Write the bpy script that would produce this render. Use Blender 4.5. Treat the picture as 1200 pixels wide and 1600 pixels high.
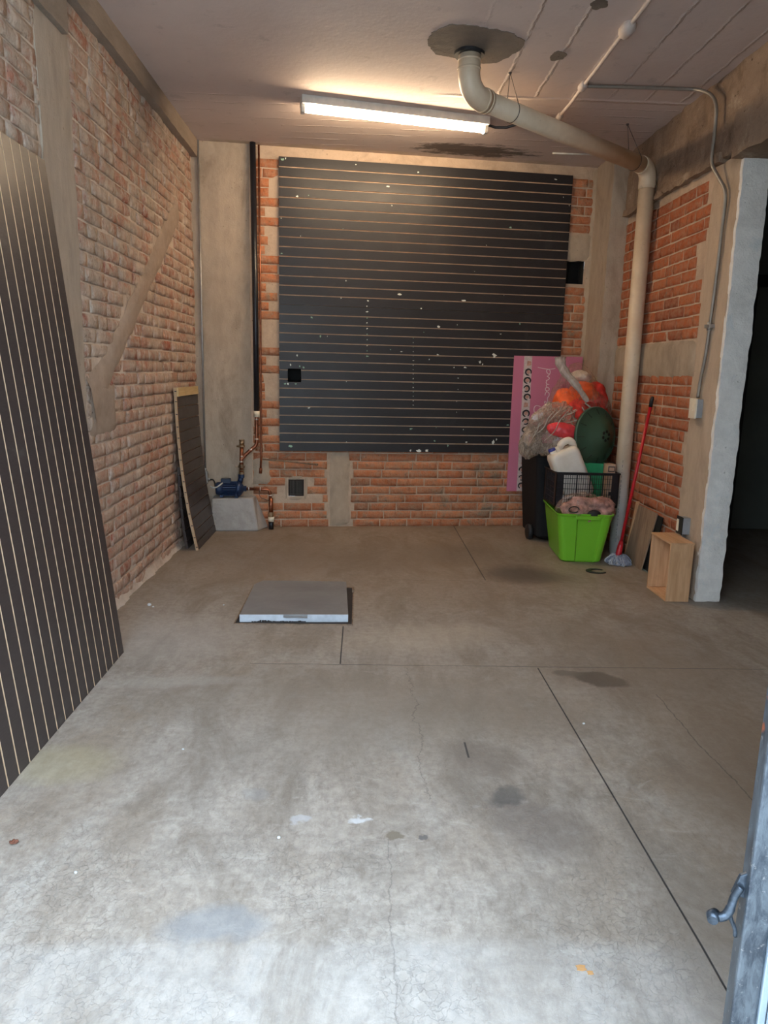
import bpy, bmesh, math, random
from mathutils import Vector, Matrix, noise

# ------------------------------------------------------------------ camera, world, light, exposure
S = bpy.context.scene
for o in list(bpy.data.objects): bpy.data.objects.remove(o)
cd = bpy.data.cameras.new('camera'); cam = bpy.data.objects.new('camera', cd); S.collection.objects.link(cam)
cd.sensor_fit = 'VERTICAL'; cd.sensor_height = 36; cd.sensor_width = 27; cd.lens = 1127.467 * 36 / 1600
cd.clip_start = 0.02; cd.clip_end = 200
cam.matrix_world = Matrix(((0.99928235, -0.01875729, -0.03290821, 0.0),
                           (-0.02871552, 0.19143677, -0.9810848, 0.0),
                           (0.02470234, 0.9813257, 0.19076076, 1.35),
                           (0, 0, 0, 1)))
S.camera = cam
W = bpy.data.worlds.new('world'); S.world = W; W.use_nodes = True
W.node_tree.nodes['Background'].inputs[0].default_value = (0.64, 0.81, 1.0, 1)
W.node_tree.nodes['Background'].inputs[1].default_value = 3.4
S.view_settings.view_transform = 'Standard'; S.view_settings.look = 'None'
S.view_settings.exposure = 1.5; S.view_settings.gamma = 1; S.view_settings.use_curve_mapping = False
TUBE_W = 46.0
TUBE_COL = (1.0, 0.75, 0.49)

# ------------------------------------------------------------------ node helpers
class NT:
    def __init__(s, name):
        s.m = bpy.data.materials.new(name); s.m.use_nodes = True
        s.t = s.m.node_tree; s.b = s.t.nodes['Principled BSDF']; s.out = s.t.nodes['Material Output']
        s._geo = None
    def n(s, ty, **kw):
        x = s.t.nodes.new(ty)
        for k, v in kw.items(): setattr(x, k, v)
        return x
    def put(s, sock, v):
        if v is None: return
        if isinstance(v, bpy.types.NodeSocket): s.t.links.new(v, sock)
        elif isinstance(v, (tuple, list)) and len(v) == 3 and sock.type == 'RGBA': sock.default_value = (*v, 1)
        else: sock.default_value = v
    def pos(s):
        if s._geo is None: s._geo = s.n('ShaderNodeNewGeometry').outputs['Position']
        return s._geo
    def loc(s): return s.n('ShaderNodeTexCoord').outputs['Object']
    def scale(s, v, sc, off=(0, 0, 0)):
        x = s.n('ShaderNodeMapping'); s.put(x.inputs['Vector'], v)
        x.inputs['Scale'].default_value = sc if isinstance(sc, tuple) else (sc,) * 3
        x.inputs['Location'].default_value = off
        return x.outputs[0]
    def noise(s, v, sc=5, det=4, ro=.55, dist=0, col=False):
        x = s.n('ShaderNodeTexNoise'); s.put(x.inputs['Vector'], v); x.inputs['Scale'].default_value = sc
        x.inputs['Detail'].default_value = det; x.inputs['Roughness'].default_value = ro; x.inputs['Distortion'].default_value = dist
        return x.outputs['Color' if col else 'Fac']
    def voro(s, v, sc=5, feature='DISTANCE_TO_EDGE'):
        x = s.n('ShaderNodeTexVoronoi', feature=feature); s.put(x.inputs['Vector'], v); x.inputs['Scale'].default_value = sc
        return x.outputs[0]
    def math(s, op, a, b=None, c=None, clamp=False):
        x = s.n('ShaderNodeMath', operation=op, use_clamp=clamp)
        s.put(x.inputs[0], a); s.put(x.inputs[1], b); s.put(x.inputs[2], c); return x.outputs[0]
    def vmath(s, op, a, b=None):
        x = s.n('ShaderNodeVectorMath', operation=op); s.put(x.inputs[0], a); s.put(x.inputs[1], b); return x.outputs[0]
    def mr(s, v, a, b, c=0., d=1.):
        x = s.n('ShaderNodeMapRange'); s.put(x.inputs[0], v)
        for i, k in enumerate((a, b, c, d)): x.inputs[i + 1].default_value = k
        return x.outputs[0]
    def mix(s, f, a, b, mode='MIX'):
        x = s.n('ShaderNodeMix', data_type='RGBA', blend_type=mode)
        s.put(x.inputs[0], f); s.put(x.inputs[6], a); s.put(x.inputs[7], b); return x.outputs[2]
    def sep(s, v):
        x = s.n('ShaderNodeSeparateXYZ'); s.put(x.inputs[0], v); return x.outputs
    def comb(s, a, b, c):
        x = s.n('ShaderNodeCombineXYZ'); s.put(x.inputs[0], a); s.put(x.inputs[1], b); s.put(x.inputs[2], c); return x.outputs[0]
    def bump(s, h, st=.3, d=.01, nrm=None):
        x = s.n('ShaderNodeBump'); x.inputs['Strength'].default_value = st; x.inputs['Distance'].default_value = d
        s.put(x.inputs['Height'], h); s.put(x.inputs['Normal'], nrm); return x.outputs[0]
    def attr(s, name):
        return s.n('ShaderNodeAttribute', attribute_name=name).outputs
    def done(s, col=None, rough=.8, normal=None, metal=0., spec=None, **kw):
        s.put(s.b.inputs['Base Color'], col); s.put(s.b.inputs['Roughness'], rough); s.put(s.b.inputs['Metallic'], metal)
        if normal is not None: s.put(s.b.inputs['Normal'], normal)
        if spec is not None: s.put(s.b.inputs['Specular IOR Level'], spec)
        for k, v in kw.items(): s.put(s.b.inputs[k], v)
        return s.m

def simple(name, col, rough=.5, metal=0., var=.12, sc=18, bump=.08, spec=None, **kw):
    n = NT(name); f = n.noise(n.loc(), sc, 5, .6)
    c = n.mix(n.mr(f, .3, .7), tuple(x * (1 - var) for x in col), tuple(min(1, x * (1 + var)) for x in col))
    return n.done(c, rough, n.bump(f, bump, .004), metal, spec, **kw)

def concrete(name, a, b, dark=(.12, .10, .085), rough=.9, dk=.5, grain=(1, 1, 1), bs=.5, pale=None):
    n = NT(name); p = n.pos()
    g = n.scale(p, grain)
    f1 = n.noise(g, 1.7, 8, .62); f2 = n.noise(g, 14, 6, .65); f3 = n.noise(p, 90, 3, .6)
    c = n.mix(n.mr(f1, .32, .68), a, b)
    c = n.mix(n.mr(f2, .35, .7, 0, .45), c, tuple(x * 1.3 for x in b))
    c = n.mix(n.math('MULTIPLY', n.mr(n.noise(g, 3.3, 9, .7, .6), .52, .72), dk), c, dark)
    if pale: c = n.mix(n.mr(n.noise(n.scale(p, 1, (3, 9, 4)), 3.4, 9, .75, .4), .57, .64, 0, .8), c, pale)
    pit = n.mr(n.voro(p, 26, 'F1'), .0, .16, 1, 0)
    pit = n.math('MULTIPLY', pit, n.mr(n.noise(p, 9, 2), .52, .62))
    c = n.mix(n.math('MULTIPLY', pit, .55), c, dark)
    h = n.math('ADD', n.math('MULTIPLY', f2, .8), n.math('MULTIPLY', f3, .35)); h = n.math('SUBTRACT', h, pit)
    return n.done(c, rough, n.bump(h, bs, .012), spec=.25)

# ------------------------------------------------------------------ mesh helpers
def coll(): return S.collection
class MB:
    def __init__(s): s.v = []; s.f = []; s.m = []; s.sm = []; s.col = []
    def face(s, idx, m=0, smooth=False): s.f.append(tuple(idx)); s.m.append(m); s.sm.append(smooth)
    def add(s, vs, fs, m=0, smooth=False, mat=None):
        o = len(s.v)
        s.v += [tuple(mat @ Vector(v)) if mat else tuple(v) for v in vs]
        for i, f in enumerate(fs): s.face([o + k for k in f], m[i] if isinstance(m, list) else m, smooth)
        return s
    def box(s, a, b, m=0, mat=None):
        (x0, y0, z0), (x1, y1, z1) = a, b
        vs = [(x0,y0,z0),(x1,y0,z0),(x1,y1,z0),(x0,y1,z0),(x0,y0,z1),(x1,y0,z1),(x1,y1,z1),(x0,y1,z1)]
        return s.add(vs, [(0,3,2,1),(4,5,6,7),(0,1,5,4),(1,2,6,5),(2,3,7,6),(3,0,4,7)], m, False, mat)   # bottom, top, -y, +x, +y, -x
    def hexa(s, vs, m=0):
        return s.add(vs, [(0,3,2,1),(4,5,6,7),(0,1,5,4),(1,2,6,5),(2,3,7,6),(3,0,4,7)], m)
    def quad(s, pts, m=0): return s.add(pts, [tuple(range(len(pts)))], m)
    def tube(s, path, r, seg=16, m=0, cap=True, smooth=True):
        path = [Vector(p) for p in path]; n = len(path)
        rs = r if isinstance(r, (list, tuple)) else [r] * n
        up = None; rings = []
        for i, p in enumerate(path):
            if i == 0: t = path[1] - p
            elif i == n - 1: t = p - path[i - 1]
            else: t = (path[i + 1] - p).normalized() + (p - path[i - 1]).normalized()
            t.normalize()
            if up is None:
                a = Vector((0, 0, 1)) if abs(t.z) < .9 else Vector((1, 0, 0)); up = (a - t * a.dot(t)).normalized()
            else: up = (up - t * up.dot(t)).normalized()
            w = t.cross(up); o = len(s.v); rings.append(o)
            for k in range(seg):
                an = 2 * math.pi * k / seg; s.v.append(tuple(p + (up * math.cos(an) + w * math.sin(an)) * rs[i]))
        for i in range(n - 1):
            for k in range(seg):
                a, b = rings[i], rings[i + 1]; k2 = (k + 1) % seg
                s.face((a + k, a + k2, b + k2, b + k), m, smooth)
        if cap:
            s.face([rings[0] + k for k in range(seg)][::-1], m); s.face([rings[-1] + k for k in range(seg)], m)
        return s
    def lathe(s, prof, seg=32, m=0, mat=None, smooth=True):
        o = len(s.v); mat = mat or Matrix()
        for (r, z) in prof:
            for k in range(seg):
                a = 2 * math.pi * k / seg; s.v.append(tuple(mat @ Vector((r * math.cos(a), r * math.sin(a), z))))
        for i in range(len(prof) - 1):
            for k in range(seg):
                k2 = (k + 1) % seg; s.face((o + i * seg + k, o + i * seg + k2, o + (i + 1) * seg + k2, o + (i + 1) * seg + k), m, smooth)
        if prof[0][0] > 1e-5: s.face([o + k for k in range(seg)][::-1], m)
        if prof[-1][0] > 1e-5: s.face([o + (len(prof) - 1) * seg + k for k in range(seg)], m)
        return s
    def prism(s, poly, dvec, m=0, mat=None):
        n = len(poly); d = Vector(dvec); a = [Vector(p) for p in poly]
        vs = a + [p + d for p in a]
        fs = [tuple(range(n))[::-1], tuple(range(n, 2 * n))] + [(i, (i + 1) % n, n + (i + 1) % n, n + i) for i in range(n)]
        return s.add(vs, fs, m, False, mat)
    def build(s, name, mats, parent=None, bevel=0, origin=None, rz=0, recalc=True, merge=False):
        me = bpy.data.meshes.new(name); me.from_pydata(s.v, [], s.f)
        for i, p in enumerate(me.polygons): p.material_index = s.m[i]; p.use_smooth = s.sm[i]
        for m in (mats if isinstance(mats, (list, tuple)) else [mats]): me.materials.append(m)
        if s.col:
            at = me.color_attributes.new('tone', 'FLOAT_COLOR', 'POINT')
            for i in range(len(s.v)): at.data[i].color = (*(s.col[i] if i < len(s.col) else (.5, .5, .5)), 1)
        if recalc or merge:
            bm = bmesh.new(); bm.from_mesh(me)
            if merge: bmesh.ops.remove_doubles(bm, verts=bm.verts, dist=1e-5)
            if recalc: bmesh.ops.recalc_face_normals(bm, faces=bm.faces)
            bm.to_mesh(me); bm.free()
        o = bpy.data.objects.new(name, me); coll().objects.link(o)
        if parent is not None: o.parent = parent
        if origin is not None:
            me.transform(Matrix.Translation(-Vector(origin))); o.location = origin
            if parent is not None: o.location = Vector(origin)
        if bevel:
            b = o.modifiers.new('bevel', 'BEVEL'); b.width = bevel; b.segments = 2; b.limit_method = 'ANGLE'; b.angle_limit = math.radians(35)
        return o
def tag(o, label=None, cat=None, group=None, kind=None):
    if label: o['label'] = label
    if cat: o['category'] = cat
    if group: o['group'] = group
    if kind: o['kind'] = kind
    return o
def thing(name, loc, label, cat, group=None):
    o = bpy.data.objects.new(name, None); coll().objects.link(o); o.location = loc; o.empty_display_size = .1
    return tag(o, label, cat, group)
def adopt(root):
    """meshes are written in world coordinates: keep them there under an Empty that has its own place"""
    inv = Matrix.Translation(-root.location)
    def rec(o, first):
        for ch in [c for c in bpy.data.objects if c.parent == o]:
            if ch.type == 'MESH' and not ch.get('_ok'):
                if first: ch.matrix_parent_inverse = inv
                ch['_ok'] = 1
            rec(ch, False)
    rec(root, True)
    for o in bpy.data.objects:
        if '_ok' in o: del o['_ok']
def struct(o): o['kind'] = 'structure'; return o

def fbm(p, sc, seed=0, oc=4):
    return noise.fractal(Vector((p[0] * sc + seed * 7.3, p[1] * sc + seed * 3.1, p[2] * sc - seed * 5.7)), 1.0, 2.0, oc)
def nvec(p, sc, seed=0):
    return noise.noise_vector(Vector((p[0] * sc + seed * 7.3, p[1] * sc + seed * 3.1, p[2] * sc - seed * 5.7)))

def roughbox(mb, a, b, step=.05, amp=.005, sc=9, m=0, mat=None, mfun=None):
    """a box of fine grid faces, its surface uneven like cast concrete"""
    a = Vector(a); b = Vector(b); n = [max(1, int(round((b[i] - a[i]) / step))) for i in range(3)]
    idx = {}
    def vid(i, j, k):
        key = (i, j, k)
        if key not in idx:
            p = Vector((a[0] + (b[0] - a[0]) * i / n[0], a[1] + (b[1] - a[1]) * j / n[1], a[2] + (b[2] - a[2]) * k / n[2]))
            edge = sum(1 for q, nn in ((i, n[0]), (j, n[1]), (k, n[2])) if q in (0, nn))
            q = p + nvec(p, sc) * amp * (1.6 if edge > 1 else 1) + nvec(p, sc * 4, 2) * amp * (.9 if edge > 1 else .35)
            if edge > 1: q += ((a + b) / 2 - p).normalized() * amp * .8
            if mat: q = mat @ q
            idx[key] = len(mb.v); mb.v.append(tuple(q))
        return idx[key]
    def f4(l):
        mb.face(l, m, False)
    for i in range(n[0]):
        for j in range(n[1]):
            f4((vid(i,j,0), vid(i,j+1,0), vid(i+1,j+1,0), vid(i+1,j,0))); f4((vid(i,j,n[2]), vid(i+1,j,n[2]), vid(i+1,j+1,n[2]), vid(i,j+1,n[2])))
    for i in range(n[0]):
        for k in range(n[2]):
            f4((vid(i,0,k), vid(i+1,0,k), vid(i+1,0,k+1), vid(i,0,k+1))); f4((vid(i,n[1],k), vid(i,n[1],k+1), vid(i+1,n[1],k+1), vid(i+1,n[1],k)))
    for j in range(n[1]):
        for k in range(n[2]):
            f4((vid(0,j,k), vid(0,j,k+1), vid(0,j+1,k+1), vid(0,j+1,k))); f4((vid(n[0],j,k), vid(n[0],j+1,k), vid(n[0],j+1,k+1), vid(n[0],j,k+1)))
    return mb

# frames: (u along wall, off into the room, z)
TH = math.radians(6.2); B0 = Vector((-0.736, 6.18, 0)); BD = Vector((math.cos(TH), math.sin(TH), 0)); BN = Vector((math.sin(TH), -math.cos(TH), 0))
def BW(u, off, z): return B0 + BD * u + BN * off + Vector((0, 0, z))
LX = -1.38; RX = 2.09
def LW(u, off, z): return Vector((LX + off, u, z))
def RW(u, off, z): return Vector((RX - off, u, z))

def bricks(mb, fr, u0, u1, z0, z1, seed, ok=None, course=.073, pitch=.242, mort=.011, depth=.007, jit=.0025, er=.0016):
    rnd = random.Random(seed); z = z0; row = 0
    while z < z1 - .02:
        h = min(course, z1 - z) - mort
        u = u0 - (pitch / 2 if row % 2 else 0) + rnd.uniform(-.03, .03)
        while u < u1:
            L = pitch * rnd.choice((1, 1, 1, 1, .97, 1.05, .55)) + rnd.uniform(-.008, .008)
            a = max(u, u0) + mort / 2; b = min(u + L, u1) - mort / 2
            q_ = ok((a + b) / 2, z + h / 2, a, b) if ok else True
            if isinstance(q_, tuple): a, b = max(a, q_[0]), min(b, q_[1])
            if b - a > .03 and q_:
                d = depth + rnd.uniform(-jit, jit); tone = (rnd.random(), rnd.random(), rnd.random())
                nu = max(2, int((b - a) / .035)); nv = 3; o = len(mb.v)
                dz0, dz1, sh = rnd.uniform(-.002, .002), rnd.uniform(-.003, .003), rnd.uniform(-.002, .002)
                for j in range(nv + 1):
                    for i in range(nu + 1):
                        s_, t_ = i / nu, j / nv
                        uu = a + (b - a) * s_; zz = z + h * t_ + dz0 + (dz1 - dz0) * s_
                        border = i in (0, nu) or j in (0, nv)
                        q = nvec((uu, zz, seed), 26, seed)
                        uu += q[0] * .003; zz += q[1] * .003
                        off = d + q[2] * er * 2 + sh * (s_ - .5) * 2 - (.005 if border else 0)
                        mb.v.append(tuple(fr(uu, max(off, .001), zz))); mb.col.append(tone)
                w = nu + 1
                for j in range(nv):
                    for i in range(nu): mb.face((o + j * w + i, o + j * w + i + 1, o + (j + 1) * w + i + 1, o + (j + 1) * w + i), 0, True)
                loop = [i for i in range(w)] + [w * j + nu for j in range(1, nv + 1)] + [nv * w + i for i in range(nu - 1, -1, -1)] + [w * j for j in range(nv - 1, 0, -1)]
                o2 = len(mb.v); zc = z + h / 2; uc = (a + b) / 2
                for k in loop:
                    j, i = divmod(k, w)
                    mb.v.append(tuple(fr(a + (b - a) * i / nu + (.003 if i == nu else -.003 if i == 0 else 0), -.004, z + h * j / nv + (.002 if j == nv else -.002 if j == 0 else 0)))); mb.col.append(tone)
                for k in range(len(loop)):
                    k2 = (k + 1) % len(loop); mb.face((o + loop[k], o2 + k, o2 + k2, o + loop[k2]), 0, False)
            u += L
        z += course; row += 1
def sheet(mb, fr, u0, u1, z0, z1, holes=(), m=1, off=0., cav=None, thick=.12, step=.0, amp=.003):
    """a wall face with rectangular holes, each hole with its reveal and dark back"""
    us = sorted({u0, u1, *[h[0] for h in holes], *[h[1] for h in holes]}); zs = sorted({z0, z1, *[h[2] for h in holes], *[h[3] for h in holes]})
    us = [u for u in us if u0 <= u <= u1]; zs = [z for z in zs if z0 <= z <= z1]
    def put(p): mb.v.append(tuple(p)); mb.col.append((.5, .5, .5)) if mb.col is not None else None
    def grid(a, b, c, d, m, fn):
        nu = max(1, int((b - a) / .05)); nv = max(1, int((d - c) / .05)); o = len(mb.v)
        for j in range(nv + 1):
            for i in range(nu + 1): put(fn(a + (b - a) * i / nu, c + (d - c) * j / nv))
        for j in range(nv):
            for i in range(nu): mb.face((o + j*(nu+1) + i, o + j*(nu+1) + i + 1, o + (j+1)*(nu+1) + i + 1, o + (j+1)*(nu+1) + i), m, True)
    for i in range(len(us) - 1):
        for j in range(len(zs) - 1):
            cu, cz = (us[i] + us[i+1]) / 2, (zs[j] + zs[j+1]) / 2
            if any(h[0] < cu < h[1] and h[2] < cz < h[3] for h in holes): continue
            grid(us[i], us[i+1], zs[j], zs[j+1], m, lambda u, z: fr(u, off + noise.noise(Vector((u * 9, z * 9, 3))) * amp, z))
    for h in holes:
        a, b, c, d = h
        for q in (((a, off, c), (b, off, c), (b, -thick, c), (a, -thick, c)), ((a, off, d), (b, off, d), (b, -thick, d), (a, -thick, d)),
                  ((a, off, c), (a, off, d), (a, -thick, d), (a, -thick, c)), ((b, off, c), (b, off, d), (b, -thick, d), (b, -thick, c)),
                  ((a, -thick, c), (b, -thick, c), (b, -thick, d), (a, -thick, d))):
            o = len(mb.v)
            for p in q: put(fr(*p))
            mb.face((o, o+1, o+2, o+3), cav if cav is not None else m)
    return mb

# ------------------------------------------------------------------ materials
def brick_mat(name, c1, c2, c3, mortarish, plaster, pl_lo, pl_hi, zmask=None, soot=.3, white=.18):
    n = NT(name); p = n.pos(); t = n.n('ShaderNodeVertexColor', layer_name='tone').outputs[0]
    sc_ = n.n('ShaderNodeSeparateColor'); n.put(sc_.inputs[0], t); r, g, b = sc_.outputs[0], sc_.outputs[1], sc_.outputs[2]
    c = n.mix(r, c1, c2); c = n.mix(n.mr(g, .72, 1.0), c, c3)
    f = n.noise(p, 22, 6, .65); f4 = n.noise(p, 4.5, 7, .7, .5); f0 = n.noise(p, 70, 4, .7)
    c = n.mix(n.mr(f, .40, .66, 0, .7), c, mortarish)
    c = n.mix(n.mr(f0, .5, .75, 0, .35), c, tuple(x * .45 for x in c1))
    pm = n.mr(n.math('ADD', f4, n.mr(f, 0, 1, -.08, .08)), pl_lo, pl_hi)
    if zmask is not None: pm = zmask(n, pm, p)
    pc = n.mix(n.mr(n.noise(p, 12, 5, .7), .35, .65), plaster, tuple(x * .68 for x in plaster))
    c = n.mix(pm, c, pc)
    dirt = n.mr(n.noise(n.scale(p, 1, (5, 1, 2)), 2.2, 8, .7), .55, .75, 0, soot)
    c = n.mix(dirt, c, (.13, .09, .07))
    s1 = n.noise(n.scale(p, (1, 1, .38), (7, 3, 1)), 17, 8, .78, .4)
    c = n.mix(n.mr(s1, .60 - white * .09, .69 - white * .09, 0, white), c, (.76, .66, .56))
    c = n.mix(n.mr(s1, .43, .34, 0, .75), c, tuple(x * .62 for x in c1))
    c = n.mix(n.mr(n.noise(p, 42, 3, .7), .62, .70, 0, .5), c, (.10, .06, .045))
    h = n.math('ADD', n.math('ADD', n.math('MULTIPLY', f, .7), n.math('MULTIPLY', f0, .5)), n.math('ADD', n.math('MULTIPLY', pm, .5), s1))
    return n.done(c, .92, n.bump(h, .8, .016), spec=.2)

def left_mask(n, pm, p):
    x, y, z = n.sep(p)[:3]
    # more render left on the wall above the filled chase than under it
    line = n.math('SUBTRACT', z, n.math('MULTIPLY_ADD', y, .67, -1.30))
    up = n.mr(line, -.35, .35, .72, 1.0)
    return n.math('MULTIPLY', pm, up)
M = {}
M['brick_back'] = brick_mat('brick_back', (.50, .17, .075), (.62, .25, .12), (.36, .15, .08), (.46, .30, .20), (.40, .30, .21), .54, .68, soot=.25)
M['brick_right'] = brick_mat('brick_right', (.45, .12, .05), (.55, .17, .07), (.30, .09, .05), (.42, .24, .15), (.40, .30, .22), .63, .74, soot=.3)
M['brick_left'] = brick_mat('brick_left', (.50, .22, .14), (.60, .36, .26), (.42, .11, .065), (.62, .48, .38), (.66, .53, .42), .40, .54, left_mask, soot=.18, white=.75)
M['mortar'] = concrete('mortar', (.42, .31, .22), (.52, .40, .30), dk=.35, bs=.7)
M['mortar_left'] = concrete('mortar_left', (.54, .44, .35), (.66, .56, .47), dark=(.26, .17, .12), dk=.6, bs=.8)
M['render'] = concrete('render', (.33, .26, .19), (.44, .35, .26), dk=.4, grain=(1, 1, .6))
M['col_left'] = concrete('col_left', (.37, .31, .25), (.48, .41, .33), dark=(.22, .17, .13), dk=.45, grain=(1, 1, .25))
M['col_back'] = concrete('col_back', (.34, .27, .205), (.43, .35, .27), dark=(.20, .15, .11), dk=.7, grain=(1, 1, .45))
M['col_right'] = concrete('col_right', (.42, .32, .23), (.50, .39, .29), dark=(.24, .17, .11), dk=.5, grain=(1, 1, .35))
M['beam'] = concrete('beam', (.26, .21, .165), (.36, .29, .23), dk=.55, grain=(1, .3, 1), bs=.8)
M['beam_rough'] = concrete('beam_rough', (.19, .13, .09), (.31, .22, .155), dark=(.09, .055, .035), dk=.85, bs=1.0, pale=(.42, .33, .24))
M['cement_fill'] = concrete('cement_fill', (.34, .26, .20), (.42, .33, .26), dk=.3, bs=.5)
M['grey_paint'] = concrete('grey_paint', (.74, .71, .66), (.82, .79, .74), dark=(.42, .40, .37), dk=.3, bs=.9, pale=(.74, .75, .73))
M['plinth'] = concrete('plinth', (.30, .275, .25), (.42, .39, .36), dark=(.2, .175, .15), dk=.5, bs=.4)
M['cement_dark'] = concrete('cement_dark', (.14, .115, .09), (.20, .165, .135), dk=.3, bs=.6)
M['black'] = simple('black_void', (.004, .004, .004), .9)
M['dark_green'] = simple('dark_green_paint', (.10, .20, .15), .8)
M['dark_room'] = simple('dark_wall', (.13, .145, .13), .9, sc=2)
M['near_black'] = simple('near_black', (.012, .013, .015), .6)

def floor_mat():
    n = NT('floor_concrete'); p = n.pos(); x, y, z = n.sep(p)[:3]
    warp = n.vmath('ADD', p, n.vmath('SCALE', n.vmath('SUBTRACT', n.noise(p, 6, 5, .65, 0, True), (.5, .5, .5)), None))
    warp.node.inputs[1].links[0].from_node.inputs['Scale'].default_value = .13
    f1 = n.noise(p, .8, 8, .65, .7); f2 = n.noise(n.scale(p, (1, .45, 1)), 3.2, 9, .7, .8); f3 = n.noise(p, 30, 6, .7); f5 = n.noise(p, 140, 3, .7)
    c = n.mix(n.mr(f1, .38, .62), (.34, .275, .212), (.515, .468, .412))
    c = n.mix(n.mr(f2, .46, .66, 0, .75), c, (.21, .172, .135))
    c = n.mix(n.mr(n.noise(n.scale(p, (1, .5, 1), (4, 2, 0)), 2.3, 8, .72, .5), .54, .72, 0, .6), c, (.54, .515, .47))
    c = n.mix(n.mr(f3, .40, .62, 0, .45), c, (.21, .18, .15)); c = n.mix(n.mr(n.noise(n.scale(p, (1, .5, 1)), 9, 9, .75, .4), .53, .66, 0, .5), c, (.20, .165, .13))
    c = n.mix(n.mr(f5, .55, .8, 0, .25), c, (.6, .58, .55)); c = n.mix(n.mr(n.noise(n.scale(p, (1, .45, 1)), 48, 8, .8, .5), .52, .68, 0, .5), c, (.17, .13, .10)); c = n.mix(n.mr(n.noise(n.scale(p, (.5, 1, 1), (3, 1, 0)), 12, 9, .8, 1.0), .56, .68, 0, .45), c, (.58, .53, .47))
    # fading daylight painted in: slab colour darker and browner further back
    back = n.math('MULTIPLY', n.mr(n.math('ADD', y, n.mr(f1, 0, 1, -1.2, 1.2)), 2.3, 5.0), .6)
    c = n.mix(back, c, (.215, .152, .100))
    # hairline map cracking
    wc = n.vmath('ADD', n.vmath('MULTIPLY', p, (1, 1, 0)), n.vmath('MULTIPLY', n.noise(p, 16, 6, .7, 0, True), (.075, .075, 0)))
    e1 = n.voro(wc, 44); e2 = n.voro(wc, 7)
    cm = n.math('MULTIPLY', n.mr(e1, .0, .045, 1, 0), n.mr(n.noise(p, 2.1, 4, .6), .45, .60))
    near = n.mr(y, 1.8, 3.2, 1, .15)
    cm = n.math('MULTIPLY', cm, near)
    c = n.mix(n.math('MULTIPLY', cm, .42), c, (.18, .165, .15))
    # lighter apron by the entrance
    ap = n.mr(n.math('ADD', y, n.mr(n.noise(p, 1.5, 3), 0, 1, -.06, .06)), 1.48, 1.53, 1, 0)
    c = n.mix(n.math('MULTIPLY', n.math('MULTIPLY', ap, n.mr(f2, .3, .6, 1, .3)), .4), c, (.56, .56, .55))
    wx, wy, wz = n.sep(warp)[:3]
    def stain_shade(c, cx, cy, rx, ry, rot, col, st, soft=.35):
        ca, sa = math.cos(rot), math.sin(rot)
        dx = n.math('SUBTRACT', wx, cx); dy = n.math('SUBTRACT', wy, cy)
        u = n.math('MULTIPLY_ADD', dx, ca / rx, n.math('MULTIPLY', dy, sa / rx)); v = n.math('MULTIPLY_ADD', dx, -sa / ry, n.math('MULTIPLY', dy, ca / ry))
        d = n.math('ADD', n.math('MULTIPLY', u, u), n.math('MULTIPLY', v, v))
        return n.mix(n.mr(d, 1 - soft, 1 + soft, st, 0), c, col)
    for a in ((1.11, 3.04, .125, .07, -.55, (.06, .05, .04), .97, .3), (.99, 3.11, .07, .035, 0, (.10, .085, .07), .8, .4),
              (1.12, 4.78, .24, .22, .3, (.10, .08, .062), .8, .8), (1.34, 4.70, .16, .12, 0, (.13, .11, .09), .4, .8), (.88, 5.35, .5, .3, 0, (.14, .115, .09), .4, .9),
              (.56, 1.96, .13, .15, .5, (.18, .15, .13), .45, .5), (.50, 2.12, .07, .045, .6, (.10, .095, .09), .7, .5), (.46, 2.36, .14, .1, -.3, (.20, .165, .135), .5, .5),
              (.13, 1.92, .035, .02, 0, (.20, .165, .12), .85, .25), (.215, 1.92, .015, .012, 0, (.13, .12, .12), .8, .3), (.012, 1.995, .034, .016, 0, (.72, .73, .74), .7, .5),
              (-.34, 1.56, .13, .06, 0, (.27, .29, .31), .55, .5), (-1.0, 2.3, .17, .13, 0, (.42, .36, .22), .5, .6), (-.32, 2.12, .05, .025, 0, (.27, .27, .27), .35, .6),
              (-.165, 2.0, .028, .014, .3, (.56, .57, .60), .5, .5), (-.5, 2.85, .5, .22, .2, (.25, .21, .17), .35, .8), (.45, 2.75, .45, .2, -.2, (.24, .20, .16), .45, .8),
              (.1, 2.6, .3, .25, 0, (.25, .215, .175), .4, .8), (-.95, 3.5, .35, .3, 0, (.50, .46, .41), .35, .8), (.36, 3.55, .4, .18, .2, (.50, .42, .32), .35, .8),
              (1.5, 2.2, .40, 1.1, 0, (.24, .165, .105), .65, .9), (-.80, 2.98, .30, .05, .1, (.56, .54, .50), .25, .9), (.3, 2.9, .8, .35, .1, (.27, .215, .165), .45, .9), (-.2, 5.2, .9, .4, .1, (.19, .15, .115), .45, .9), (1.4, 3.4, .5, .5, 0, (.24, .185, .14), .4, .9), (-.3, 2.45, .4, .2, .3, (.27, .23, .19), .35, .9), (1.35, 1.9, .25, .6, 0, (.22, .165, .12), .4, .9),  # broad brown ovals on the right paint in shade the daylight misses
              (.53, 2.27, .05, .02, -.4, (.75, .75, .72), .0, .3), (.90, 1.40, .12, .5, .1, (.24, .20, .16), .5, .9)):
        c = stain_shade(c, *a)
    # saw cuts and cracks
    def cut(c, axis, pos, lo, hi, w, st, wob=0.):
        a, b = (x, y) if axis == 'x' else (y, x)
        if wob: a = n.math('ADD', a, n.mr(n.noise(p, 5, 5, .7), 0, 1, -wob, wob))
        d = n.math('ABSOLUTE', n.math('SUBTRACT', a, pos))
        k = n.math('MULTIPLY', n.mr(d, w * .5, w, st, 0), n.math('MULTIPLY', n.math('GREATER_THAN', b, lo), n.math('LESS_THAN', b, hi)))
        return n.mix(k, c, (.03, .03, .032)), k
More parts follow.
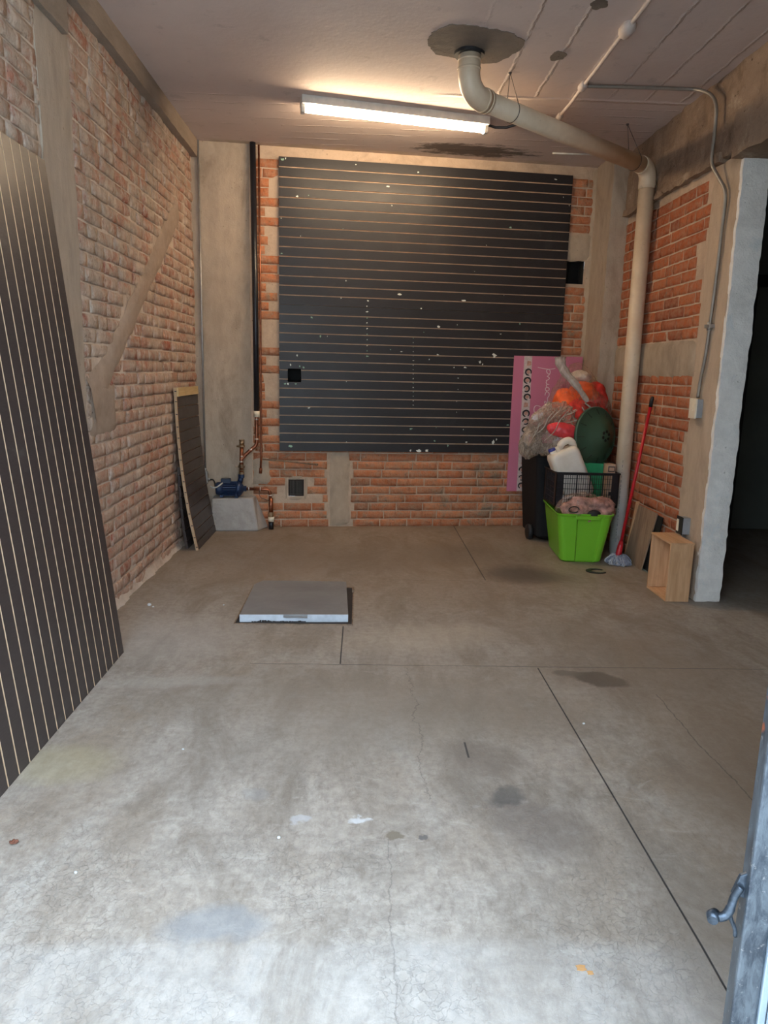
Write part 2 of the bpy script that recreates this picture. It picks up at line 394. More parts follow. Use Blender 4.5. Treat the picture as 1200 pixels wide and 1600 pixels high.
    c, k1 = cut(c, 'x', .849, -1, 3.17, .0036, .95); c, k2 = cut(c, 'x', .845, 4.62, 6.4, .005, .75); c, k3 = cut(c, 'y', 3.185, -.5, 1.95, .004, .6, .008)
    c, k4 = cut(c, 'x', -.08, 3.19, 3.70, .004, .9); c, k5 = cut(c, 'y', 4.60, .2, 2.0, .004, .25, .01)
    c, k6 = cut(c, 'x', .235, 2.1, 3.15, .003, .32, .075); c, k7 = cut(c, 'x', 1.30, 2.0, 2.9, .003, .5, .03); c, k8 = cut(c, 'x', .10, .6, 1.9, .0025, .25, .03)
    c, k9 = cut(c, 'x', .405, 2.36, 2.47, .005, .85, .0)
    cuts = n.math('ADD', n.math('ADD', k1, k2), n.math('ADD', k3, k4))
    h = n.math('ADD', n.math('MULTIPLY', f3, .5), n.math('MULTIPLY', f2, .5)); h = n.math('SUBTRACT', h, n.math('MULTIPLY', cm, .5)); h = n.math('SUBTRACT', h, cuts)
    r = n.mr(f2, .3, .7, .50, .72)
    return n.done(c, r, n.bump(h, .45, .008), spec=.35)
M['floor'] = floor_mat()

def ceiling_mat():
    n = NT('ceiling_paint'); p = n.pos(); x, y, z = n.sep(p)[:3]
    f = n.noise(p, 1.2, 5, .6); f2 = n.noise(p, 20, 5, .65); f3 = n.noise(p, 8, 6, .7)
    c = n.mix(n.mr(f, .35, .65), (.60, .495, .445), (.67, .56, .505))
    # board marks of the shuttering, running away from the door, on the right half
    sx = n.math('ADD', x, n.mr(n.noise(p, 9, 6, .75), 0, 1, -.022, .022))
    fr = n.math('ABSOLUTE', n.math('SUBTRACT', n.math('FRACT', n.math('MULTIPLY', sx, 1 / .235)), .5))
    rid = n.mr(fr, .0, .055, 1, 0)
    rid = n.math('MULTIPLY', rid, n.math('MULTIPLY', n.mr(x, .55, .75), n.mr(n.noise(n.scale(p, (6, 2, 1)), 3, 5, .7), .36, .52)))
    rid = n.math('MULTIPLY', rid, n.mr(y, 4.9, 5.0, 1, 0))
    sy = n.math('ADD', y, n.mr(f3, 0, 1, -.03, .03))
    r2 = n.math('MULTIPLY', n.mr(n.math('ABSOLUTE', n.math('SUBTRACT', sy, 4.98)), 0, .03, 1, 0), n.mr(x, .4, .6))
    fy = n.math('ABSOLUTE', n.math('SUBTRACT', n.math('FRACT', n.math('MULTIPLY', sy, 1 / .14)), .5))
    r3 = n.math('MULTIPLY', n.mr(fy, 0, .08, 1, 0), n.math('MULTIPLY', n.mr(y, 5.0, 5.2), n.mr(n.noise(p, 5, 5, .7), .45, .65)))
    rr = n.math('MAXIMUM', n.math('MAXIMUM', rid, r2), r3)
    c = n.mix(n.math('MULTIPLY', rr, .5), c, (.80, .71, .66)); c = n.mix(n.math('MULTIPLY', n.mr(f3, .60, .68), .35), c, (.36, .29, .26))
    # damp flaking by the back wall
    dx = n.math('MULTIPLY', n.math('SUBTRACT', x, .85), 1 / .58); dy = n.math('MULTIPLY', n.math('SUBTRACT', y, n.math('MULTIPLY_ADD', x, .1, 6.02)), 1 / .19)
    d = n.math('ADD', n.math('MULTIPLY', dx, dx), n.math('MULTIPLY', dy, dy)); d = n.math('ADD', d, n.mr(n.noise(n.scale(p, (1, 3, 1)), 6, 7, .75), 0, 1, -1.6, 1.6))
    c = n.mix(n.mr(d, .45, .75, .9, 0), c, (.11, .085, .07))
    # rough pale band at the very edge
    e = n.math('MULTIPLY', n.mr(n.math('SUBTRACT', y, n.math('MULTIPLY_ADD', x, .109, 6.20)), -.05, .0), n.mr(f3, .4, .6))
    c = n.mix(e, c, (.50, .42, .33))
    h = n.math('ADD', n.math('MULTIPLY', f2, .15), rr); h = n.math('ADD', h, n.math('MULTIPLY', n.mr(d, .45, .75, 0, 1), .4))
    return n.done(c, .75, n.bump(h, .7, .018), spec=.3)
M['ceiling'] = ceiling_mat()

def wood(name, a, b, axis=2, sc=1., rough=.6):
    n = NT(name); p = n.loc(); s = [14, 14, 14]; s[axis] = 1.3
    w = n.noise(n.scale(p, tuple(k * sc for k in s)), 2.2, 6, .6, 1.2); f = n.noise(p, 60, 4)
    c = n.mix(n.mr(w, .35, .65), a, b); c = n.mix(n.mr(n.noise(p, 4, 4), .58, .75, 0, .5), c, tuple(x * .55 for x in a))
    return n.done(c, rough, n.bump(n.math('ADD', w, n.math('MULTIPLY', f, .3)), .15, .004), spec=.3)
M['pine'] = wood('pine', (.56, .31, .15), (.70, .42, .23))
M['pine_y'] = wood('pine_y', (.56, .31, .15), (.70, .42, .23), 1)
M['yellow_pine'] = wood('yellow_pine', (.60, .42, .20), (.70, .53, .28), 1)
M['strip_pine'] = wood('strip_pine', (.46, .30, .17), (.58, .40, .25), 2)
M['ply'] = wood('ply', (.24, .155, .10), (.36, .25, .17), 2)
M['mdf'] = simple('mdf_core', (.58, .42, .29), .8, var=.15)
M['mdf_pale'] = simple('mdf_pale', (.62, .45, .29), .8, var=.1)
def laminate(name, a, b, scuff=.3):
    n = NT(name); p = n.pos()
    f = n.noise(n.scale(p, (1, 1, 8)), 30, 4, .6); g = n.noise(p, 2.5, 7, .7, .6)
    c = n.mix(n.mr(f, .3, .7), a, b); c = n.mix(n.mr(g, .60, .72, 0, scuff), c, (.16, .15, .14))
    return n.done(c, n.mr(g, .3, .7, .34, .48), n.bump(f, .03, .002), spec=.32)
M['lam_back'] = laminate('charcoal_laminate', (.018, .017, .019), (.028, .026, .028), .12)
M['lam_left'] = laminate('brown_laminate', (.050, .038, .036), (.068, .053, .049), .45)
M['chip'] = simple('paint_chip', (.78, .82, .76), .8)
M['chip_green'] = simple('paint_chip_green', (.30, .48, .36), .8)
M['pvc'] = None
def pvc():
    n = NT('aged_pvc'); p = n.pos(); x, y, z = n.sep(p)[:3]
    f = n.noise(p, 5, 6, .65); c = n.mix(n.mr(f, .35, .65), (.62, .48, .33), (.72, .59, .43))
    c = n.mix(n.mr(z, .75, .35, 0, .75), c, (.78, .78, .76))
    c = n.mix(n.mr(n.noise(p, 9, 7, .75, .5), .60, .72, 0, .55), c, (.33, .21, .13))
    return n.done(c, .42, n.bump(f, .05, .004), spec=.45)
M['pvc'] = pvc()
M['ink'] = simple('printed_ink', (.10, .09, .09), .6)
M['steel'] = simple('galvanised_steel', (.42, .42, .41), .45, .75, sc=30)
M['steel_grey'] = simple('grey_box', (.34, .36, .38), .5, .3)
M['grille'] = simple('grille_bar', (.09, .085, .08), .7)
M['wire'] = simple('dark_wire', (.10, .08, .07), .5, .6)
M['copper'] = simple('aged_copper', (.30, .11, .06), .38, .85, var=.35, sc=30)
M['brass'] = simple('brass', (.36, .25, .15), .4, .8, var=.4)
M['solder'] = simple('solder', (.62, .56, .50), .35, .8)
M['black_pipe'] = simple('black_pipe', (.010, .011, .016), .35)
M['cream'] = simple('cream_plastic', (.78, .68, .52), .45)
M['blue'] = simple('pump_blue', (.014, .032, .085), .42, .2)
M['blue_dark'] = simple('pump_blue_dark', (.012, .026, .06), .5, .2)
M['white_cable'] = simple('white_cable', (.55, .57, .55), .5)
M['conduit'] = simple('painted_conduit', (.50, .43, .36), .6, sc=25, bump=.2)
M['conduit_ceiling'] = simple('ceiling_painted_conduit', (.54, .46, .41), .7, sc=25, bump=.3)
M['conduit_grey'] = simple('conduit_grey', (.30, .27, .235), .45, .5)
M['fix_white'] = simple('fixture_enamel', (.62, .60, .55), .45)
M['green_tub'] = simple('lime_plastic', (.19, .52, .03), .33, var=.05, sc=3, bump=.01)
M['bin'] = simple('black_plastic', (.013, .013, .014), .7, sc=40, spec=.2)
M['crate_black'] = simple('crate_black', (.010, .010, .013), .4)
M['lid_green'] = simple('dark_green_plastic', (.035, .085, .052), .42, var=.15, sc=4)
M['bright_green'] = simple('green_plastic', (.03, .32, .13), .4)
M['jug'] = None
def jug():
    n = NT('jug_plastic'); f = n.noise(n.loc(), 9, 5, .6)
    c = n.mix(n.mr(f, .35, .65), (.66, .60, .50), (.76, .71, .62))
    return n.done(c, .4, n.bump(f, .06, .01), spec=.4, **{'Subsurface Weight': .15, 'Subsurface Radius': (.02, .015, .01)})
M['jug'] = jug()
M['jug_cap'] = simple('blue_cap', (.03, .035, .20), .4)
M['box_tan'] = simple('tan_card', (.52, .34, .23), .8)
M['paper'] = simple('white_paper', (.62, .62, .60), .8)
M['red_plastic'] = simple('red_plastic', (.62, .025, .035), .3, sc=5)
M['red_cloth'] = simple('red_cloth', (.58, .030, .018), .75, var=.5, sc=12, bump=.5)
M['orange_cloth'] = simple('orange_cloth', (.88, .13, .03), .7, var=.25, sc=12, bump=.5)
M['coral'] = simple('coral_film', (.72, .06, .07), .3, var=.25, sc=14, bump=.4)
M['mixed'] = simple('faded_cloth', (.36, .20, .17), .8, var=.7, sc=18, bump=.5)
M['pink'] = simple('pink_panel', (.56, .18, .28), .5, var=.03, sc=3, bump=.01)
M['pink_edge'] = simple('pink_edge', (.62, .30, .42), .5)
M['white_ink'] = simple('white_print', (.78, .68, .70), .5)
M['strip'] = simple('pale_print', (.58, .50, .48), .5, var=.2, sc=60)
M['skin_print'] = simple('warm_print', (.50, .28, .22), .5, var=.3, sc=70)
M['mop_red'] = simple('mop_red', (.50, .012, .02), .3)
M['mop_yarn'] = simple('mop_yarn', (.30, .32, .40), .9, var=.5, sc=60)
M['mop_white'] = simple('mop_yarn_pale', (.56, .56, .58), .9, var=.3, sc=60)
def hatchm():
    n = NT('hatch_sheet'); p = n.pos(); f = n.noise(p, 3, 7, .7, .5); g = n.noise(n.scale(p, (1, 5, 1)), 14, 5, .7)
    c = n.mix(n.mr(f, .35, .65), (.24, .235, .23), (.31, .305, .30)); c = n.mix(n.mr(g, .60, .72, 0, .4), c, (.46, .43, .40))
    return n.done(c, .42, n.bump(g, .05, .003), .35, spec=.5)
M['hatch'] = hatchm()
M['hatch_edge'] = simple('hatch_edge_paint', (.56, .60, .65), .45, sc=30)
M['rust'] = simple('rust_frame', (.22, .15, .10), .75, var=.4, sc=40)
M['rust_dark'] = simple('rust_dark', (.035, .026, .022), .9)
def gatem(name, a, b, sc):
    n = NT(name); p = n.pos(); f = n.noise(n.scale(p, (3, 3, 1)), sc, 7, .75, .6); g = n.noise(p, 60, 4, .7)
    c = n.mix(n.mr(f, .40, .60), a, b); c = n.mix(n.mr(g, .62, .70, 0, .6), c, (.42, .40, .38))
    c = n.mix(n.mr(n.noise(p, 13, 4), .68, .72), c, (.40, .12, .06))
    return n.done(c, n.mr(f, .4, .6, .28, .5), n.bump(f, .12, .004), .3, spec=.6)
M['gate'] = gatem('gate_frame_paint', (.035, .045, .06), (.12, .14, .16), 14)
M['gate_sheet'] = gatem('gate_sheet_paint', (.30, .38, .46), (.38, .46, .54), 5)
M['latch'] = simple('latch_steel', (.055, .07, .09), .3, .6, var=.5, sc=70)
M['leaf'] = simple('dry_leaf', (.16, .06, .035), .9, var=.4, sc=200)
def film(name, col, opa, rough=.14):
    n = NT(name); p = n.loc(); f = n.noise(n.scale(p, (1, 1, .4)), 22, 4, .6, 1.5)
    n.done(col, rough, n.bump(f, .4, .007), spec=.8)
    tr = n.n('ShaderNodeBsdfTransparent'); tr.inputs[0].default_value = (.97, .95, .92, 1)
    lw = n.n('ShaderNodeLayerWeight'); lw.inputs[0].default_value = .35
    fac = n.math('ADD', n.math('MULTIPLY', lw.outputs['Facing'], .3), n.mr(f, .35, .65, opa - .15, opa + .2), clamp=True)
    mx = n.n('ShaderNodeMixShader'); n.put(mx.inputs[0], fac); n.put(mx.inputs[1], tr.outputs[0]); n.put(mx.inputs[2], n.b.outputs[0])
    n.t.links.new(mx.outputs[0], n.out.inputs[0]); return n.m
M['film'] = film('plastic_film', (.46, .38, .31), .38, .08)
M['film_clear'] = film('clear_film', (.55, .40, .33), .05, .08)
M['film_silver'] = film('neck_highlight_film', (.50, .46, .40), .60, .2)

# ------------------------------------------------------------------ the setting
# floor: main slab, and an apron by the entrance a few millimetres lower that falls towards the street
mb = MB()
mb.quad([(-1.6, 1.53, 0), (6.2, 1.53, 0), (6.2, 6.9, 0), (-1.6, 6.9, 0)])
for i in range(60):                                                 # the pour line wanders a little
    a = -1.6 + i * .13; e = lambda x: 1.5 + .012 * noise.noise(Vector((x * 1.5, 0, 0)))
    mb.quad([(a, e(a), 0), (a + .13, e(a + .13), 0), (a + .13, 1.53, 0), (a, 1.53, 0)]); mb.quad([(a, .3, -.036), (a + .13, .3, -.036), (a + .13, e(a + .13), 0), (a, e(a), 0)])
struct(mb.build('floor', M['floor']))
mb = MB(); mb.quad([(-20, -13, -.03), (20, -13, -.03), (20, .3, -.03), (-20, .3, -.03)])
M['paving'] = concrete('paving', (.50, .49, .47), (.58, .57, .55), dk=.3)
struct(mb.build('floor_outside', M['paving']))
mb = MB(); mb.box((-20, -14, -.1), (20, -13, 6.0)); M['facade'] = concrete('facade', (.48, .45, .40), (.55, .51, .46), dk=.2)
struct(mb.build('wall_sky_block', M['facade']))  # unseen block opposite, added to cut low sky light reaching the back

# ceiling with the mortar patches of old openings
mb = MB(); mb.quad([(-1.6, .8, 3.08), (2.4, .8, 3.08), (2.4, 6.9, 3.08), (-1.6, 6.9, 3.08)])
def ragged(mb, cx, cy, rx, ry, seed, z=3.08, h=.003, n=160, m=1, amp=.30, sc=3.0):
    pts = []
    for k in range(n):
        a = 2 * math.pi * k / n; q = 1 + amp * noise.noise(Vector((math.cos(a) * 1.4, math.sin(a) * 1.4, seed))) + amp * .20 * noise.fractal(Vector((math.cos(a) * 5, math.sin(a) * 5, seed)), .8, 2.2, 3)
        pts.append((cx + rx * q * math.cos(a), cy + ry * q * math.sin(a), z - h))
    mb.prism(pts, (0, 0, h), m)
ragged(mb, .555, 4.25, .255, .225, 3.7); ragged(mb, 1.04, 4.35, .045, .055, 8.1, amp=.4); ragged(mb, 1.085, 3.775, .04, .045, 2.2)
struct(mb.build('ceiling', [M['ceiling'], M['cement_dark']]))

# back wall
HOLES = ((.106, .218, 1.245, 1.357), (2.478, 2.640, 2.135, 2.330), (.111, .245, .272, .417))
mb = MB(); mb.col = []
def ok_back(u, z, a, b):
    if u < -.19 or (-.0 < u < 2.44 and .72 < z < 2.96): return False
    for h in HOLES:
        if b > h[0] - .02 and a < h[1] + .02 and h[2] - .04 < z < h[3] + .04: return False
    if z < .66:
        e1 = .44 + .05 * noise.noise(Vector((z * 9, 1, 0))); e2 = .66 + .05 * noise.noise(Vector((z * 9, 7, 0)))
        if a < e1: return (-9, e1)
        if b > e2: return (e2, 9)
        if e1 < u < e2: return False
    if u > 2.72: return False
    if u < .04 and noise.noise(Vector((u * 5, z * 2.1, 4))) > .25 and z > .5: return False
    if u < .04: return (-.175 + .03 * noise.noise(Vector((z * 7, 3, 0))), 9)
    if u > 2.4 and 2.33 < z < 2.52: return False
    if -.2 < u < -.04 and .38 < z < .62: return False
    return True
sheet(mb, BW, -.75, 3.05, 0, 3.1, HOLES, m=1, cav=2)
bricks(mb, BW, -.19, 2.70, .0, 2.995, 11, ok_back); 
# plastered strips, their edges uneven
def plaster(mb, fr, u0, u1, z0, z1, off, seed, m=3, step=.035, ragg=.02):
    nu = max(2, int((u1 - u0) / step)); nv = max(2, int((z1 - z0) / step)); o = len(mb.v)
    for j in range(nv + 1):
        for i in range(nu + 1):
            u = u0 + (u1 - u0) * i / nu; z = z0 + (z1 - z0) * j / nv; e = i in (0, nu) or j in (0, nv)
            q = noise.noise_vector(Vector((u * 7, z * 7, seed))); q2 = noise.noise_vector(Vector((u * 31, z * 31, seed)))
            uu = u + (q[0] + q2[0] * .5) * ragg * (1 if i in (0, nu) else .2); zz = z + (q[1] + q2[1] * .5) * ragg * (1 if j in (0, nv) else .2)
            mb.v.append(tuple(fr(uu, (-.004 if e else off + q[2] * .003 + q2[2] * .002), min(max(zz, 0), 3.09)))); mb.col.append((.5, .5, .5))
    for j in range(nv):
        for i in range(nu): mb.face((o + j*(nu+1) + i, o + j*(nu+1) + i + 1, o + (j+1)*(nu+1) + i + 1, o + (j+1)*(nu+1) + i), m, True)
plaster(mb, BW, .46, .65, 0, .67, .011, 5)
plaster(mb, BW, 2.44, 2.70, 2.33, 2.55, .014, 7); plaster(mb, BW, 2.655, 2.80, 0, 3.08, .016, 8, ragg=.012)
plaster(mb, BW, -.2, -.03, .36, .62, .016, 9); [plaster(mb, BW, *q, .012, 3, ragg=.008) for q in ((.085, .111, .24, .45), (.245, .280, .24, .45), (.11, .246, .235, .272), (.11, .246, .417, .455))]
struct(mb.build('wall_back', [M['brick_back'], M['mortar'], M['black'], M['render']]))
mb = MB(); mt = Matrix.Translation(B0) @ Matrix.Rotation(TH, 4, 'Z')
roughbox(mb, (-.72, -.014, -.01), (-.195, .05, 3.1), .04, .004, mat=mt)
struct(mb.build('trim_1', M['col_back']))

# left wall
def ok_left(u, z, a, b):
    if a < 3.33 < b: return (-9, 3.335)
    if a < 3.68 < b: return (3.68 + .012, 9)
    if b > 3.33 and a < 3.68: return False
    if z > 2.78 and u < 3.66: return False
    if z > 2.955: return False
    # filled chase
    t = ((u - 3.80) * 1.82 + (z - 1.20) * 1.26) / (1.82 ** 2 + 1.26 ** 2)
    if 0 < t < 1.02 and abs((z - 1.20) - (u - 3.80) * 1.26 / 1.82) < .075: return False
    return True
mb = MB(); mb.col = []
sheet(mb, LW, .8, 6.2, 0, 3.1, (), m=1, amp=.006)
bricks(mb, LW, .85, 6.16, .0, 3.0, 5, ok_left, jit=.004, er=.003, depth=.009)
o = len(mb.v); ns, nt = 46, 5                                       # mortar-filled chase running up the wall
for i in range(ns + 1):
    for j in range(nt + 1):
        s_ = i / ns; t_ = j / nt * 2 - 1; wd = .085 if s_ > .14 else .085 + .07 * (1 - s_ / .14)
        u = 3.74 + 1.88 * s_; z = 1.14 + 1.32 * s_
        q = nvec((u, z, 1), 9); q2 = nvec((u, z, 1), 30)
        d = wd * t_ * (1 + q[0] * .3) + q2[0] * .012
        mb.v.append(tuple(LW(u - .3 * d, (.017 + q2[2] * .003) if abs(t_) < 1 else .002, z + d * .95))); mb.col.append((.5, .5, .5))
for i in range(ns):
    for j in range(nt): mb.face((o + i*(nt+1) + j, o + i*(nt+1) + j + 1, o + (i+1)*(nt+1) + j + 1, o + (i+1)*(nt+1) + j), 2, True)
plaster(mb, LW, 3.72, 4.10, .98, 1.26, .016, 14, m=2, ragg=.05)
o = len(mb.v)                                                       # crumbs of mortar along the foot of the wall
for i in range(140):
    y = .85 + i * .038; q = nvec((y, 0, 0), 6, 4); q2 = nvec((y, 0, 0), 25, 4); w = .028 + .018 * q[0] + .012 * q2[0]
    for (a, b) in ((0.004, .05 + .02 * q[1] + .01 * q2[1]), (w * .55, .018 + .008 * q2[2]), (w, 0)): mb.v.append(tuple(LW(y, max(a, 0), max(b, 0)))); mb.col.append((.5, .5, .5))
for i in range(139):
    for j in range(2): mb.face((o + i*3 + j, o + i*3 + j + 1, o + i*3 + j + 4, o + i*3 + j + 3), 1, True)
struct(mb.build('wall_left', [M['brick_left'], M['mortar_left'], M['cement_fill']]))
mb = MB(); roughbox(mb, (-1.6, 3.33, -.01), (-1.373, 3.685, 2.97), .03, .004, sc=6); struct(mb.build('trim_2', M['col_left']))
mb = MB(); roughbox(mb, (-1.6, .8, 2.96), (-1.318, 6.25, 3.12), .06, .003); struct(mb.build('trim_3', M['beam']))
mb = MB(); roughbox(mb, (-1.6, .8, 2.795), (-1.345, 3.62, 2.975), .06, .003); struct(mb.build('trim_4', M['beam']))

# right wall
mb = MB(); mb.col = []
def ok_right(u, z, a, b):
    if 1.35 < z < 1.60 or z > 2.58: return False
    e = 4.60 + .09 * noise.noise(Vector((z * 5, 2, 0))) + .06 * noise.noise(Vector((z * 17, 5, 0))) + (.10 if 1.95 < z < 2.2 else 0)
    return (e, 9)
sheet(mb, RW, 4.5, 6.1, 0, 3.1, (), m=1)
bricks(mb, RW, 4.56, 6.06, .0, 2.62, 23, ok_right)
plaster(mb, RW, 4.58, 6.06, 1.35, 1.60, .014, 21, m=2)
struct(mb.build('wall_right', [M['brick_right'], M['mortar'], M['render']]))
mb = MB(); roughbox(mb, (1.945, 6.03, -.01), (2.12, 6.6, 3.1), .04, .005); struct(mb.build('trim_5', M['col_back']))
mb = MB(); roughbox(mb, (2.082, 4.235, -.01), (2.225, 4.57, 2.6), .035, .005); struct(mb.build('trim_6', M['col_right']))
mb = MB(); roughbox(mb, (2.080, 4.215, 0), (2.232, 4.245, 2.57), .025, .004, sc=14); struct(mb.build('trim_7', M['grey_paint']))
mb = MB(); roughbox(mb, (2.062, 4.2, 2.61), (2.3, 6.25, 3.12), .04, .016, sc=8); roughbox(mb, (2.045, 4.45, 2.60), (2.12, 6.2, 2.645), .04, .010, sc=9)
struct(mb.build('trim_8', M['beam_rough']))
mb = MB(); roughbox(mb, (2.015, .8, 2.555), (2.32, 4.25, 2.80), .06, .006, sc=6); roughbox(mb, (2.062, .8, 2.79), (2.32, 4.25, 3.12), .06, .008, sc=6)
struct(mb.build('trim_9', M['beam_rough']))

# the dark room beyond the opening on the right
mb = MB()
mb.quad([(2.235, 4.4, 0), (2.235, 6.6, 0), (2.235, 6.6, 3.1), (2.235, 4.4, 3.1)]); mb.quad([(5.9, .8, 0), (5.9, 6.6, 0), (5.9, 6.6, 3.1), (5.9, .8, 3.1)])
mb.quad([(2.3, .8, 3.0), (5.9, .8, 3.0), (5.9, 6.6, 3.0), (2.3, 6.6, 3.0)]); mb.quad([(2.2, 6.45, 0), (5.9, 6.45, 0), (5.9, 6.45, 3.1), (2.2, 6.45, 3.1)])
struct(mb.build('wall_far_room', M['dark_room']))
d = MB().box((3.30, 6.38, 0), (3.40, 6.45, 2.25)).box((4.3, 6.38, 0), (4.4, 6.45, 2.25)).box((3.30, 6.38, 2.15), (4.4, 6.45, 2.25)).build('door_1', M['near_black'], bevel=.004); struct(d)
MB().box((3.4, 6.41, .01), (4.3, 6.44, 2.15)).build('door_leaf', M['dark_room'], d, bevel=.003)
mb = MB().box((2.28, 6.40, 0), (3.29, 6.45, 2.9)); struct(mb.build('trim_10', M['dark_green']))
# front wall with the entrance the photograph is taken through
mb = MB(); mb.box((.70, .78, -.04), (6.0, .9, 3.1)); mb.box((-1.6, .78, 2.98), (.70, .9, 3.1)); mb.box((-1.75, -.2, -.04), (-1.38, .9, 3.1))
struct(mb.build('wall_front', M['facade']))

# ------------------------------------------------------------------ slotted wall panels
CH = [(0.066,2.978,.0168),(0.091,2.988,.0105),(1.157,2.948,.0105),(0.182,2.701,.0105),(0.912,2.825,.0084),(0.949,2.682,.0084),(0.055,2.539,.0084),(0.553,2.483,.0063),(0.058,2.27,.0063),(0.583,2.078,.0084),(1.035,1.99,.0126),(0.545,1.945,.0084),(0.767,1.926,.0105),(0.304,1.775,.0126),(0.376,1.627,.0126),(0.433,1.628,.0084),(1.375,1.737,.0147),(1.25,1.687,.0063),(1.537,1.758,.0063),(1.305,1.462,.0084),(1.378,1.502,.0105),(1.879,1.505,.0252),(1.751,1.452,.0168),(1.776,1.434,.0105),(1.524,1.401,.0084),(1.623,1.403,.0084),(1.564,1.311,.0063),(1.568,1.216,.0042),(1.561,1.115,.0063),(1.565,1.019,.0063),(1.632,0.869,.0063),(0.285,1.042,.0084),(0.599,1.267,.0084),(0.129,1.387,.0147),(0.184,1.465,.0105),(0.107,1.23,.0147),(0.173,1.231,.0105),(0.239,1.368,.0126),(0.206,1.378,.0105),(0.084,1.229,.0126),(1.908,0.762,.0252),(1.936,0.786,.0126),(1.499,0.727,.0126),(1.378,0.768,.0105),(1.666,0.759,.0084),(0.129,0.708,.0168),(0.607,0.747,.0063),(1.168,0.68,.0168),(1.239,0.68,.0168),(1.31,0.682,.0126),(2.033,0.917,.0084),(1.923,1.692,.0063),(2.323,2.96,.0084),(2.402,2.825,.0063),(2.458,2.763,.0063),(1.958,2.563,.0084),(1.759,2.411,.0063),(1.586,1.948,.0126),(2.088,1.789,.0126),(0.649,2.975,.0063),(0.273,2.722,.0063),(0.21,2.411,.0063),(1.166,0.87,.0105),(1.063,1.522,.0063),(0.968,1.535,.0063),(1.933,2.013,.0042),(1.666,2.198,.0042),(1.388,0.884,.0042),(1.221,1.874,.0084)]
CH += [(1.16 + .0012 * k, 1.636 - .0375 * k, .0063) for k in range(16)] + [(.761 + .001 * k, 1.883 - .0455 * k, .0084) for k in range(10)]
def slat_sheet(name, z0, z1, n, seed, holes=()):
    mb = MB(); pitch = (z1 - z0) / n; g = .0085; U0, U1 = .037, 2.475
    def piece(a, b, c, d, o0, o1, mats):
        vs = [BW(a, o0, c), BW(b, o0, c), BW(b, o0, d), BW(a, o0, d), BW(a, o1, c), BW(b, o1, c), BW(b, o1, d), BW(a, o1, d)]
        mb.add(vs, [(0,3,2,1),(4,5,6,7),(0,1,5,4),(1,2,6,5),(2,3,7,6),(3,0,4,7)], mats)
    def cutpiece(a, b, c, d, o0, o1, mats):
        for h in holes:
            if c < h[3] and d > h[2]:
                piece(a, h[0], c, d, o0, o1, mats); piece(h[1], b, c, d, o0, o1, mats)
                if c < h[2] - 1e-4: piece(h[0], h[1], c, h[2], o0, o1, mats)
                if d > h[3] + 1e-4: piece(h[0], h[1], h[3], d, o0, o1, mats)
                return
        piece(a, b, c, d, o0, o1, mats)
    cutpiece(U0, U1, z0, z1, .014, .020, [1, 1, 1, 1, 1, 1])
    for i in range(n):
        a = z0 + i * pitch + (g / 2 if i else 0); b = z0 + (i + 1) * pitch - (g / 2 if i < n - 1 else 0)
        cutpiece(U0, U1, a, b, .0201, .032, [1, 0, 1, 1, 1, 1])
    rnd = random.Random(seed)
    for (u, z, s) in CH:
        if not z0 < z < z1: continue
        k = round((z - z0) / pitch) * pitch + z0                   # chips sit on the slat faces, not over a groove
        if abs(z - k) < g / 2 + s * .4: z = k + math.copysign(g / 2 + s * .5, z - k + 1e-6)
        s *= 1.7; pts = []; nn = 9; ex = rnd.choice((1, 1, 1.8, .6))
        for q in range(nn):
            an = 2 * math.pi * q / nn; r = s * .5 * rnd.uniform(.45, 1.25); pts.append(BW(u + r * ex * math.cos(an), .0321, z + r * .9 * math.sin(an)))
        mb.prism(pts, BN * .0008, 2 if rnd.random() < .7 else 3)
    return mb.build(name, [M['lam_back'], M['mdf'], M['chip'], M['chip_green']], origin=BW(1.25, .02, z0))
ZP = (3.0 - .668) / 31
o = slat_sheet('slatwall', .668 + 16 * ZP + .001, 3.0, 15, 1)
tag(o, 'charcoal slatwall sheet, upper of the two on the back wall, reaching the ceiling', 'wall panel', 'charcoal slatwall sheets on the back wall')
o = slat_sheet('slatwall', .668, .668 + 16 * ZP - .001, 16, 2, (HOLES[0],))
tag(o, 'charcoal slatwall sheet, lower on the back wall, flecked with chips, with a square hole', 'wall panel', 'charcoal slatwall sheets on the back wall')

# tall panel leaning on the left wall: grooves run up it
def lean_panel():
    base = Vector((-1.118, 0, .002)); top = Vector((-1.352, 0, 2.185)); L = (top - base).length; ax = (top - base).normalized()
    nrm = Vector((ax.z, 0, -ax.x))                                  # faces the room
    y1, y0 = 3.295, 2.075; n = 16; pitch = (y1 - y0) / n; g = .0078
    root = thing('slatwall', (-1.12, 2.7, 0), 'tall dark brown slatwall panel with upright tan grooves, leaning on the left wall', 'wall panel')
    def pb(mb, ya, yb, la, lb, oa, ob, mats):
        P = lambda y, l, o_: Vector((0, y, 0)) + base + ax * l + nrm * o_
        vs = [P(ya, la, oa), P(yb, la, oa), P(yb, lb, oa), P(ya, lb, oa), P(ya, la, ob), P(yb, la, ob), P(yb, lb, ob), P(ya, lb, ob)]
        mb.add(vs, [(0,3,2,1),(4,5,6,7),(0,1,5,4),(1,2,6,5),(2,3,7,6),(3,0,4,7)], mats)
    b = MB(); pb(b, y0, y1, 0, L, -.018, -.009, [1]*6); b.build('backing_board', [M['lam_left'], M['mdf_pale']], root)
    f = MB()
    for i in range(n):
        pb(f, y0 + i * pitch + (g/2 if i else 0), y0 + (i+1) * pitch - (g/2 if i < n-1 else 0), 0, L, -.0089, 0, [1, 0, 1, 1 if i < n-1 else 0, 1, 1])
    f.build('slat_face', [M['lam_left'], M['mdf_pale']], root)
    adopt(root)
lean_panel()

